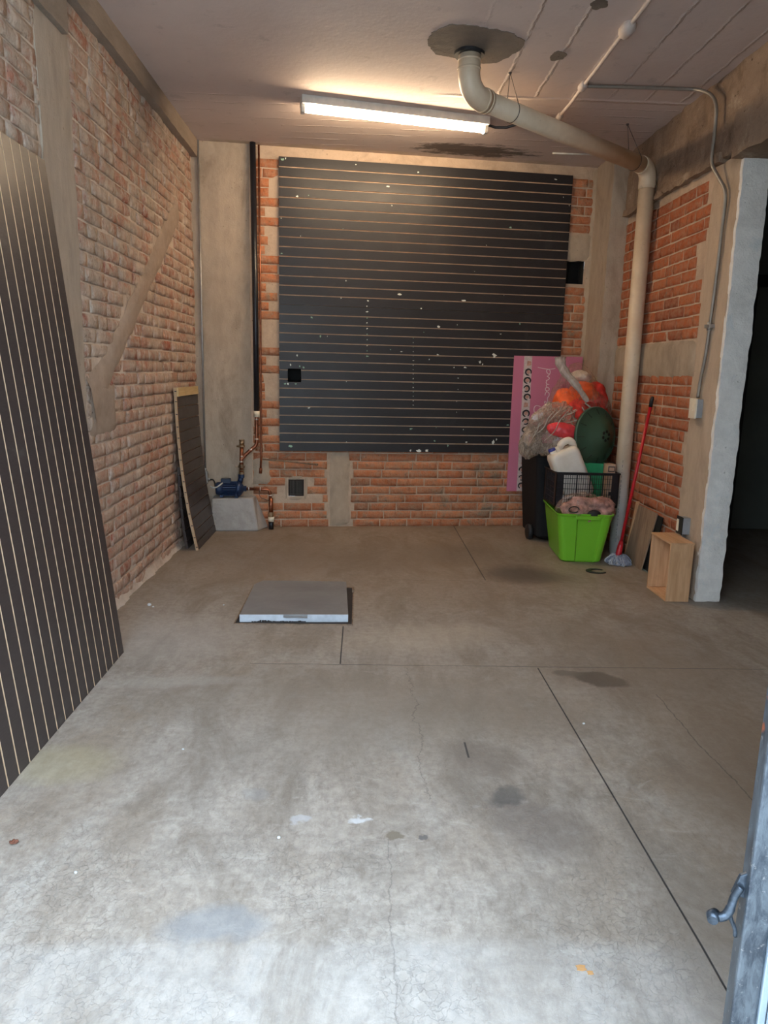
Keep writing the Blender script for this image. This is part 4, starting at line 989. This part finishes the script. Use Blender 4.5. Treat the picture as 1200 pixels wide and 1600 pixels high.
# black lattice crate standing on the tub's rear rim
root = thing('lattice_crate', (1.715, 5.50, .376), 'black plastic lattice crate resting on the rim of the green tub', 'crate')
X0, X1, Y0, Y1, Z0, Z1 = 1.468, 1.945, 5.325, 5.675, .378, .640
MB().box((X0, Y0, Z0), (X1, Y1, Z0 + .006)).build('base', M['crate_black'], root)
def lattice(p0, p1, dirv, nrm, L, solid=.055):
    b = MB(); mt = Matrix(((dirv[0], nrm[0], 0, p0[0]), (dirv[1], nrm[1], 0, p0[1]), (0, 0, 1, 0), (0, 0, 0, 1)))
    if dirv[0] * nrm[1] - dirv[1] * nrm[0] < 0: pass
    b.box((0, 0, Z0), (solid, .005, Z1), mat=mt); b.box((L - solid, 0, Z0), (L, .005, Z1), mat=mt)
    for z, h in ((Z0, .018), (Z0 + .058, .003), (Z0 + .098, .003), (Z0 + .138, .004), (Z0 + .178, .003), (Z0 + .218, .003), (Z1 - .016, .016)): b.box((solid, 0, z), (L - solid, .004, z + h), mat=mt)
    n = int((L - 2 * solid) / .0165)
    for k in range(1, n):
        x = solid + (L - 2 * solid) * k / n; w = .0014 if k % 6 else .004; b.box((x - w, -.0005 if k % 6 else -.003, Z0), (x + w, .004, Z1 - .01), mat=mt)
    for k in range(4):
        b.box((.006, -.003, Z0 + .03 + k * .055), (solid - .008, 0, Z0 + .038 + k * .055), mat=mt)
    b.build('side_panel', M['crate_black'], root)
lattice((X0, Y0), None, (1, 0), (0, 1), X1 - X0); lattice((X0, Y1 - .005), None, (1, 0), (0, 1), X1 - X0)
lattice((X0 + .005, Y0), None, (0, 1), (-1, 0), Y1 - Y0); lattice((X1, Y0), None, (0, 1), (-1, 0), Y1 - Y0)
b = MB()
for (a, c) in (((X0 - .006, Y0 - .006, Z1 - .008), (X1 + .006, Y0 + .006, Z1 + .004)), ((X0 - .006, Y1 - .006, Z1 - .008), (X1 + .006, Y1 + .006, Z1 + .004)), ((X0 - .006, Y0 + .006, Z1 - .008), (X0 + .006, Y1 - .006, Z1 + .004)), ((X1 - .006, Y0 + .006, Z1 - .008), (X1 + .006, Y1 - .006, Z1 + .004))): b.box(a, c)
b.build('rim', M['crate_black'], root); adopt(root)

# jug
root = thing('water_jug', (1.62, 5.50, .40), 'translucent white plastic jerrycan with blue cap, tilted in the lattice crate', 'jug')
m = place(1.592, 5.432, .640, R(0), R(-25))
def jl(w, d, z, r=.04, dx=0): return [m @ Vector((x + dx, y, z)) for x, y in rrect(w, d, r, 6)]
b = MB(); loft(b, [jl(.16, .10, -.222), jl(.20, .14, -.215), jl(.228, .165, -.19), jl(.232, .17, 0), jl(.232, .17, .135), jl(.215, .155, .165), jl(.17, .12, .178, .04), jl(.12, .09, .18, .03)], cap1=True, smooth=True); b.build('body', M['jug'], root)
b = MB(); b.tube(smooth_path([m @ Vector(v) for v in ((.095, 0, .14), (.098, 0, .19), (.075, 0, .222), (.03, 0, .222), (.0, 0, .20), (-.015, 0, .17))]), [.024] * 6 + [.028] * 18 + [.022] * 7, 14); b.build('handle', M['jug'], root)
b = MB(); b.lathe([(.026, .16), (.026, .195), (.0, .195)], 20, mat=m @ Matrix.Translation((-.062, 0, 0))); b.build('neck', M['jug'], root)
b = MB(); b.lathe([(.030, .188), (.030, .212), (.027, .215), (0, .215)], 20, mat=m @ Matrix.Translation((-.062, .01, 0))); b.build('cap', M['jug_cap'], root)
b = MB(); b.box((-.045, -.05, .178), (-.020, -.03, .222), mat=m); b.build('spout_tag', M['cream'], root, bevel=.003); adopt(root)

# other things in the crate
m = place(1.80, 5.585, .39, R(0), R(2)); o = MB()
loft(o, [[m @ Vector((x, y, z)) for x, y in rrect(w, w * .75, .02, 4)] for w, z in ((.17, 0), (.22, .305), (.205, .305), (.16, .02))], cap1=True); o = o.build('green_bucket', M['bright_green'], origin=(1.80, 5.50, .39))
tag(o, 'bright green plastic box standing in the lattice crate beside the jug', 'box')
b = MB(); b.box((1.875, 5.40, .386), (1.935, 5.50, .70)); b.box((1.880, 5.398, .645), (1.930, 5.400, .685), 1); b.box((1.886, 5.3965, .652), (1.924, 5.398, .678), 0); b.box((1.895, 5.3985, .46), (1.92, 5.400, .49), 1)
o = b.build('cardboard_box', [M['box_tan'], M['near_black']], origin=(1.92, 5.46, .386)); tag(o, 'slim tan cardboard box with dark print, at the right end of the crate', 'box')
b = MB(); roughbox(b, (1.48, 5.34, .386), (1.66, 5.42, .46), .02, .005, sc=20); o = b.build('folded_paper', M['paper'], origin=(1.57, 5.38, .386)); tag(o, 'crumpled white paper pack at the bottom left of the lattice crate', 'paper')

# dark green round lid leaning on the crate
root = thing('round_lid', (1.84, 5.45, .68), 'dark green round conical plastic lid leaning behind the drain pipe above the crate', 'lid')
nd = Vector((.52, -.85, .08)).normalized(); q = nd.to_track_quat('Z', 'Y').to_matrix().to_4x4(); m = Matrix.Translation((1.815, 5.57, .900)) @ q
b = MB(); b.lathe([(.218, -.006), (.222, .004), (.212, .012), (.205, .010), (.12, .062), (.055, .098), (.045, .104), (.0, .104)], 56, mat=m); b.build('shell', M['lid_green'], root)
b = MB(); b.lathe([(.213, -.014), (.226, -.012), (.227, .006), (.216, .014), (.213, .010)], 56, mat=m); b.build('rim', M['lid_green'], root)
for k in range(6):
    a = 2 * math.pi * k / 6 + .3; b = MB(); b.lathe([(0, 0), (.012, 0), (.012, .003), (0, .003)], 14, mat=m @ Matrix.Translation((.034 * math.cos(a), .034 * math.sin(a), .1035))); b.build('hub_hole', M['black'], root)
for k in range(12):
    a = 2 * math.pi * k / 12; b = MB(); c = m @ Matrix.Rotation(a, 4, 'Z'); b.hexa([c @ Vector(v) for v in ((.165, -.0015, .033), (.207, -.0015, .009), (.207, .0015, .009), (.165, .0015, .033), (.165, -.0015, .0385), (.207, -.0015, .0125), (.207, .0015, .0125), (.165, .0015, .0385))]); b.build('rib', M['near_black'], root)
adopt(root)

# bags
def blob(c, rad, seed, amp=.03, sc=6, sub=5, rot=None, shape=None, fine=.35, m=0, st=(1, 1, 1), oct_=4):
    bm = bmesh.new(); bmesh.ops.create_icosphere(bm, subdivisions=sub, radius=1); mb = MB()
    rm = rot or Matrix(); vs = []
    for v in bm.verts:
        d = v.co.normalized(); p = Vector((d.x * rad[0], d.y * rad[1], d.z * rad[2]))
        if shape: p = shape(p, d)
        k = Vector((p.x * sc * st[0], p.y * sc * st[1], p.z * sc * st[2])) + Vector((seed * 3.7, seed * 1.9, seed))
        w = noise.noise_vector(k * .7) * .6; f = noise.noise(k * .45); r_ = 0; g_ = 1.0
        for o_ in range(oct_): r_ += g_ * (.42 - abs(noise.noise((k + w) * (1.9 ** o_)))); g_ *= .5 + fine * .2
        p = p + d * amp * (f * 1.1 + r_ * 1.1 - .25); vs.append(tuple(rm @ p + Vector(c)))
    mb.add(vs, [[q.index for q in f.verts] for f in bm.faces], m, True); bm.free(); return mb
def pear(k=.35, top=1.):                                            # narrower towards the top
    def f(p, d):
        s = 1 - k * max(0, d.z) * top; return Vector((p.x * s, p.y * s, p.z))
    return f
# red bag on the bin
root = thing('plastic_bag', (1.75, 5.85, .78), 'large clear plastic bag full of red things with gathered neck, topmost of the heap', 'bag')
b = blob((1.765, 5.87, 1.105), (.232, .19, .325), 2, .055, 5, st=(1.3, 1.1, .6), oct_=3, rot=Matrix.Rotation(R(-8), 4, 'Y'), shape=pear(.45)); b.build('film', M['film_clear'], root)
b = MB(); pth = smooth_path([(1.74, 5.60, 1.16), (1.66, 5.62, 1.27), (1.575, 5.66, 1.37), (1.535, 5.68, 1.44), (1.53, 5.69, 1.49)]); n = len(pth)
b.tube(wob(pth, .008, 4), [.016 + .030 * (i / n) ** .8 + .003 * math.sin(i * 1.1) for i in range(n)], 9, smooth=False); b.build('gathered_neck', M['film_silver'], root)
b = MB()
for (p, q_, r_) in (((1.72, 5.585, 1.15), (1.80, 5.59, 1.05), .006), ((1.60, 5.63, 1.06), (1.66, 5.60, 1.10), .004), ((1.70, 5.59, 1.12), (1.735, 5.585, .99), .004)): b.tube(smooth_path([p, (Vector(p) + Vector(q_)) / 2 + Vector((.01, -.01, .01)), q_]), r_, 6)
b.build('highlight_crease', M['film_silver'], root); adopt(root)  # pale strips laid on the film as painted highlights
for c, rad, sd, mt, lb in (((1.80, 5.88, 1.00), (.21, .16, .19), 5, 'red_cloth', 'dark red bundle in the bottom of the large bag, behind the green lid'),
                           ((1.765, 5.80, 1.225), (.12, .11, .08), 7, 'orange_cloth', 'bright orange bundle in the upper middle of the large clear bag'),
                           ((1.625, 5.80, 1.12), (.10, .11, .14), 9, 'orange_cloth', 'orange bundle at the left side of the large clear bag'),
                           ((1.875, 5.86, 1.16), (.10, .11, .16), 12, 'red_cloth', 'dark red bundle at the right side of the large clear bag'),
                           ((1.71, 5.76, 1.03), (.12, .10, .15), 14, 'red_cloth', 'red bundle low in the middle of the large clear bag')):
    o = blob(c, rad, sd, .03, 9, 4).build('red_bundle', M[mt], origin=(c[0], c[1], c[2] - rad[2])); tag(o, lb, 'bundle', 'red and orange bundles in the clear bag')
o = blob((1.755, 5.86, 1.345), (.08, .08, .05), 21, .02, 10, 4).build('pale_bundle', simple('pale_bundle', (.55, .48, .42), .6), origin=(1.755, 5.86, 1.295)); tag(o, 'pale orange-topped wad at the very top of the large clear bag', 'bundle')
# grey-brown bag on the left
root = thing('plastic_bag', (1.47, 5.72, .78), 'crumpled brownish see-through bag slumped over the left edge of the black bin', 'bag')
b = blob((1.475, 5.63, .955), (.255, .13, .165), 3, .11, 4.5, sub=6, rot=Matrix.Rotation(R(-42), 4, 'Y'), fine=.2, st=(.35, 1.1, 1.7), oct_=3); b.build('film', M['film'], root)
b = blob((1.315, 5.66, .835), (.08, .085, .12), 6, .04, 9, 5, rot=Matrix.Rotation(R(12), 4, 'Y'), fine=.3, st=(1.4, 1.2, .5), oct_=3); b.build('hanging_fold', M['film'], root)
rnd = random.Random(22)
for (p, q_) in (((1.33, 5.52, .90), (1.47, 5.485, 1.10)), ((1.40, 5.50, .86), (1.56, 5.48, 1.09)), ((1.30, 5.55, .84), (1.36, 5.52, 1.00)), ((1.50, 5.48, 1.02), (1.64, 5.50, 1.10)), ((1.42, 5.495, 1.0), (1.52, 5.49, 1.13)), ((1.55, 5.49, 1.00), (1.69, 5.52, 1.03))):
    b = MB(); P_, Q_ = Vector(p), Vector(q_); pts_ = smooth_path([P_, P_.lerp(Q_, .35) + Vector((rnd.uniform(-.012, .012), -.012, rnd.uniform(-.01, .01))), P_.lerp(Q_, .7) + Vector((rnd.uniform(-.01, .01), -.01, 0)), Q_], 5)
    b.tube(pts_, [.001 + .0032 * math.sin(math.pi * i / (len(pts_) - 1)) for i in range(len(pts_))], 6); b.build('highlight_streak', M['film_silver'], root)  # thin pale tubes stand in for long bright highlights on the folds
adopt(root)
o = blob((1.545, 5.545, .935), (.125, .05, .062), 31, .02, 9, 4, rot=Matrix.Rotation(R(14), 4, 'Y')).build('red_pouch', M['coral'], origin=(1.545, 5.545, .88)); tag(o, 'shiny coral red pouch showing under the brownish bag, just above the jug', 'pouch')
o = blob((1.43, 5.69, .98), (.10, .08, .09), 33, .02, 9, 4).build('pale_wad', M['mixed'], origin=(1.43, 5.69, .89)); tag(o, 'faded pinkish wad inside the brownish see-through bag', 'bundle')
# bag in the tub
root = thing('plastic_bag', (1.66, 5.19, .34), 'clear plastic bag heaped in the green tub', 'bag')
b = blob((1.665, 5.20, .385), (.205, .115, .14), 8, .05, 7, fine=.3, oct_=3, shape=pear(.35)); b.build('film', M['film_clear'], root); adopt(root)
o = blob((1.68, 5.205, .375), (.165, .085, .09), 41, .06, 7, 5, fine=.3).build('cloth_heap', M['mixed'], origin=(1.68, 5.205, .28)); tag(o, 'faded pink and brown cloths inside the bag in the green tub', 'cloth')
o = MB().tube([(1.545 + .038 * math.cos(t * .4), 5.085 + .006 * math.sin(t * .7), .405 + .022 * math.sin(t * .4)) for t in range(15)], .004, 8).build('cable_tie', M['near_black'], origin=(1.545, 5.09, .385)); tag(o, 'small loop of black cord on the bag in the green tub, at its front left', 'cord')
o = blob((1.70, 5.10, .372), (.045, .02, .022), 44, .008, 18, 3).build('dark_rag', M['near_black'], origin=(1.70, 5.10, .352)); tag(o, 'small black rag peeping over the front rim of the green tub', 'rag')

# pink sign hung on the slatwall
root = thing('pink_sign', BW(2.36, .045, .326), 'pink sign turned on its side, with white script and a strip of small portraits', 'sign')
def sp(zx, zy):                                                    # where a mark stands on the panel
    px, py = 785 + zx * .10833, 545 + zy * .10833
    return 2.054 + (px - 805 + (py - 556) * .061) * .005785, 1.514 - (py - 556) * .0056
b = MB(); b.hexa([BW(2.052, .034, .326), BW(2.673, .034, .326), BW(2.673, .034, 1.520), BW(2.052, .034, 1.514), BW(2.052, .050, .326), BW(2.673, .050, .326), BW(2.673, .050, 1.520), BW(2.052, .050, 1.514)])
b.build('panel', M['pink'], root, bevel=.001)
b = MB(); b.prism([BW(2.142, .0502, .327), BW(2.226, .0502, .327), BW(2.211, .0502, 1.514), BW(2.140, .0502, 1.514)], BN * .0006, 0)
rnd = random.Random(6)
for k in range(16):
    z = 1.45 - k * .0715; u = 2.182 + rnd.uniform(-.006, .006) + .006 * k / 16; rx, rz_ = rnd.uniform(.028, .035), rnd.uniform(.026, .033); n_ = 20; gap = rnd.uniform(.6, 1.1); a0 = rnd.uniform(3.4, 6.0)
    if k in (0, 5, 12): 
        b.prism([BW(u - .02, .0509, z - .02), BW(u + .022, .0509, z - .012), BW(u + .018, .0509, z + .02), BW(u - .014, .0509, z + .024)], BN * .0003, 2); continue
    out = []; inn = []
    for j in range(n_ + 1):
        a = a0 + gap / 2 + (2 * math.pi - gap) * j / n_; th = .55 + .22 * math.sin(j / n_ * math.pi) * rnd.uniform(.6, 1)
        out.append(BW(u + rx * math.cos(a), .0509, z + rz_ * math.sin(a))); inn.append(BW(u + rx * (1.25 - th) * math.cos(a), .0509, z + rz_ * (1.25 - th) * math.sin(a)))
    for j in range(n_): b.prism([out[j], out[j+1], inn[j+1], inn[j]], BN * .0003, 1)
    b.prism([BW(u + rx * .5 * math.cos(a), .0509, z + rz_ * .55 * math.sin(a)) for a in [2 * math.pi * q / 12 for q in range(12)]], BN * .0003, 2)
b.build('portrait_strip', [M['strip'], M['near_black'], M['skin_print']], root)
def stroke(pts, w=.0032):
    q = smooth_path([Vector((*sp(*p), 0)) for p in pts], 6); b = MB(); L = []; Rr = []
    for i, p in enumerate(q):
        d = (q[min(i+1, len(q)-1)] - q[max(i-1, 0)]); d = d.normalized() if d.length else Vector((1, 0, 0)); s = Vector((-d.y, d.x, 0)) * w * (.65 + .35 * abs(d.y))
        L.append(p + s); Rr.append(p - s)
    for i in range(len(q) - 1): b.prism([BW(v.x, .0503, v.y) for v in (L[i], L[i+1], Rr[i+1], Rr[i])], BN * .0006)
    return b
let = {'letter_s': [[(560, 815), (500, 798), (468, 825), (463, 870), (480, 920), (520, 968), (570, 990)]], 'letter_e': [[(650, 780), (640, 745), (620, 735), (618, 760), (640, 770), (662, 745), (660, 715), (655, 690)]],
       'letter_c': [[(655, 690), (682, 650), (678, 615), (650, 598), (628, 620), (622, 650)]], 'letter_o': [[(650, 598), (628, 570), (632, 545), (655, 535), (680, 548), (680, 572), (655, 584), (640, 575)]],
       'letter_n': [[(655, 535), (640, 515), (648, 495), (680, 492), (650, 488), (637, 470), (645, 445), (640, 438), (665, 428), (684, 405), (670, 388), (650, 378)]],
       'letter_d': [[(660, 372), (688, 345), (696, 315), (685, 288), (655, 282), (643, 305), (655, 335), (685, 345)], [(515, 256), (560, 264), (640, 276), (700, 277), (768, 264)]]}
for k, strokes in let.items():
    b = MB()
    for st in strokes:
        x = stroke(st); o_ = len(b.v); b.v += x.v
        for f in x.f: b.face([o_ + i for i in f])
    b.build(k, M['white_ink'], root)
adopt(root)

# ------------------------------------------------------------------ mop
root = thing('string_mop', (1.905, 5.10, 0), 'string mop with long red handle and grey-blue strands, leaning on the right wall', 'mop')
A = Vector((1.905, 5.10, .075)); B = Vector((2.060, 5.13, 1.225)); d = (B - A).normalized()
MB().tube([A + d * .08, B - d * .07], .0115, 14).build('handle', M['mop_red'], root)
MB().tube([B - d * .075, B - d * .02, B], [.0135, .0135, .008], 14).build('grip', M['near_black'], root)
MB().tube([A - d * .02, A + d * .01, A + d * .06, A + d * .10], [.030, .022, .020, .0135], 16).build('socket', M['mop_red'], root)
rnd = random.Random(9); b = MB()
for k in range(150):
    a = rnd.uniform(0, 2 * math.pi); L = rnd.uniform(.045, .098); p0 = A + Vector((math.cos(a) * .012, math.sin(a) * .012, -.01)); sw = rnd.uniform(-.7, .7)
    p1 = A + Vector((math.cos(a) * L * .55, math.sin(a) * L * .55, rnd.uniform(-.03, .0))); p2 = Vector((A.x + math.cos(a + sw * .5) * L, A.y + math.sin(a + sw * .5) * L, rnd.uniform(.006, .03))); p3 = Vector((A.x + math.cos(a + sw) * L * .8, A.y + math.sin(a + sw) * L * .8, .006))
    if p2.x > 2.06: p2.x = 2.06
    b.tube(smooth_path([p0, p1, p2, p3], 3), .0042, 5, m=rnd.choice((0, 0, 1)))
b.build('strands', [M['mop_yarn'], M['mop_white']], root)['kind'] = 'stuff'; adopt(root)

# ------------------------------------------------------------------ boards and crate by the right wall
def leanboard(name, label, y0, y1, z1, x0, x1, th, mat, skew=0.):
    b = MB(); b.hexa([(x0, y0, .001), (x0, y1, .001), (x0 + th, y1, .001), (x0 + th, y0, .001), (x1, y0 - skew, z1), (x1, y1 - skew, z1), (x1 + th, y1 - skew, z1), (x1 + th, y0 - skew, z1)])
    o = b.build(name, mat, bevel=.001, origin=(x0, (y0 + y1) / 2, 0)); tag(o, label, 'board'); return o
leanboard('plywood_board', 'weathered brown plywood board leaning on the right wall behind the mop', 4.93, 5.27, .435, 2.012, 2.048, .009, M['ply'], .10)
leanboard('dark_board', 'narrow dark board standing behind the weathered plywood at the right wall', 4.86, 5.20, .42, 2.040, 2.060, .008, M['near_black'], .10)
leanboard('pine_batten', 'thin pale batten standing at the left edge of the plywood board, beside the drain pipe', 5.275, 5.295, .45, 2.018, 2.052, .02, M['pine'], .06)
b = MB(); b.hexa([(2.035, 4.66, .001), (2.075, 4.66, .001), (2.075, 5.0, .001), (2.035, 5.0, .001), (2.06, 4.66, .035), (2.075, 4.66, .035), (2.075, 5.0, .035), (2.06, 5.0, .035)]); o = b.build('floor_strip', simple('grey_green', (.17, .20, .17), .6), origin=(2.055, 4.83, 0)); tag(o, 'low grey-green strip on the floor along the right wall beside the wooden crate', 'strip')
root = thing('wooden_crate', (1.965, 4.36, 0), 'small open pine crate standing on its end at the foot of the right pillar', 'crate')
x0, x1, y0, y1, h = 1.892, 2.036, 4.215, 4.515, .372; t = .011
MB().box((x0, y0, 0), (x1, y0 + t, h - t)).build('side_board', M['pine'], root, bevel=.001); MB().box((x0, y1 - t, 0), (x1, y1, h - t)).build('side_board', M['pine'], root, bevel=.001)
MB().box((x0 - .002, y0 - .002, h - t), (x1 + .002, y1 + .002, h)).build('end_board', M['pine_y'], root, bevel=.001); MB().box((x0, y0 + t, 0), (x1, y1 - t, t)).build('end_board', M['pine_y'], root, bevel=.001)
MB().box((x1 - .007, y0 + t, t), (x1, y1 - t, h - t)).build('back_panel', M['pine'], root)
b = MB(); b.lathe([(0, 0), (.014, 0), (.014, .002), (0, .002)], 20, mat=Matrix.Translation((x1 - .0065, 4.40, .205)) @ Matrix.Rotation(R(-90), 4, 'Y')); b.build('finger_hole', M['rust_dark'], root); adopt(root)

# small things on the floor
b = MB(); pts = []; n_ = 26
for k in range(n_ + 1): a = R(35 + 290 * k / n_); pts.append((1.675 + .072 * math.cos(a), 4.885 + .062 * math.sin(a), .0005))
for k in range(n_, -1, -1):
    a = R(35 + 290 * k / n_); w = .5 + .5 * math.sin(math.pi * k / n_); pts.append((1.682 + (.070 - .026 * w) * math.cos(a) , 4.885 + (.060 - .024 * w) * math.sin(a), .0005))
for k in range(n_): b.prism([pts[k], pts[k+1], pts[-2-k], pts[-1-k]], (0, 0, .006))
o = b.build('crescent_scrap', M['near_black'], origin=(1.67, 4.885, 0)); tag(o, 'flat black crescent-shaped scrap lying on the floor in front of the mop', 'scrap')
o = blob((-.972, 1.868, .010), (.014, .010, .009), 3, .009, 60, 4).build('dead_leaf', M['leaf'], origin=(-.972, 1.868, 0)); tag(o, 'tiny curled brown leaf on the floor near the tall leaning panel', 'leaf')
for (x, y, s) in ((.534, 1.432, .011), (.551, 1.418, .007)):
    b = MB(); b.prism([(x + s * math.cos(a) * (1.5 if i % 2 else .8), y + s * math.sin(a) * .8, -.0015) for i, a in enumerate([R(q) for q in range(0, 360, 45)])], (0, 0, .0015)); o = b.build('leaf_scrap', simple('orange_scrap', (.55, .30, .12), .8), origin=(x, y, .0))
    tag(o, 'larger orange leaf scrap on the pale floor near the entrance' if s > .01 else 'smaller orange leaf scrap right beside the larger one', 'leaf', 'orange leaf scraps by the entrance')
rnd = random.Random(12)
for (x, y, r_) in ((-1.20, 4.00, .010), (-1.17, 3.97, .006), (-.78, 4.02, .006), (.90, 2.62, .005), (-.62, 2.4, .004), (-.75, 1.75, .004), (-.22, 1.9, .006)):
    o = blob((x, y, r_ * .6), (r_, r_ * .8, r_ * .7), rnd.random() * 9, .3 * r_, 60, 2).build('plaster_crumb', M['paper'], origin=(x, y, 0)); tag(o, 'small white plaster crumb on the concrete floor', 'crumb', 'white plaster crumbs on the floor')

# ------------------------------------------------------------------ gate leaf at the lower right
root = thing('metal_gate', (.66, 1.0, -.02), 'worn blue-grey steel gate leaf with a latch, cut off at the lower right', 'gate')
def gbox(b, a, c, m=0):                                            # leaf frame: x along the leaf, y through it
    mt = Matrix.Translation((.632, 1.0, 0)) @ Matrix.Rotation(R(-10), 4, 'Z'); b.box(a, c, m, mat=mt)
b = MB(); gbox(b, (0, 0, -.01), (.040, .035, 2.45)); b.build('stile', M['gate'], root, bevel=.004)
b = MB(); gbox(b, (.0405, -.004, .0), (.052, .03, 2.42)); b.build('edge_bead', M['gate_sheet'], root, bevel=.002)
b = MB(); gbox(b, (.056, .002, .01), (.60, .012, 2.42)); b.build('sheet', M['gate_sheet'], root, bevel=.001)
b = MB(); gbox(b, (.04, 0, 2.40), (.60, .035, 2.44)); b.build('top_rail', M['gate'], root, bevel=.003)
mt = Matrix.Translation((.632, 1.0, 0)) @ Matrix.Rotation(R(-10), 4, 'Z'); G = lambda x, y, z: mt @ Vector((x, y, z))
b = MB(); b.hexa([G(-.020, .012, .53), G(.002, .012, .525), G(.002, .020, .525), G(-.020, .020, .53), G(-.010, .012, .565), G(.002, .012, .572), G(.002, .020, .572), G(-.010, .020, .565)]); l = b.build('latch_plate', M['latch'], root, bevel=.002)
b = MB(); b.tube(smooth_path([G(-.008, .010, .548), G(-.017, .008, .528), G(-.021, .006, .510), G(-.028, .004, .497), G(-.040, .002, .493)]), [.0065] * 12 + [.0075] * 13, 12); b.build('lever', M['latch'], l)
b = MB(); b.tube([G(-.040, .012, .494), G(-.047, .004, .493), G(-.050, -.006, .492)], [.008, .011, .008], 16); b.build('knob', M['latch'], l)
b = MB(); b.tube(smooth_path([G(-.019, .008, .525), G(-.021, .008, .505), G(-.017, .008, .488), G(-.009, .010, .470), G(-.006, .012, .455)]), .0036, 8); b.build('spring_arm', M['latch'], l); adopt(root)
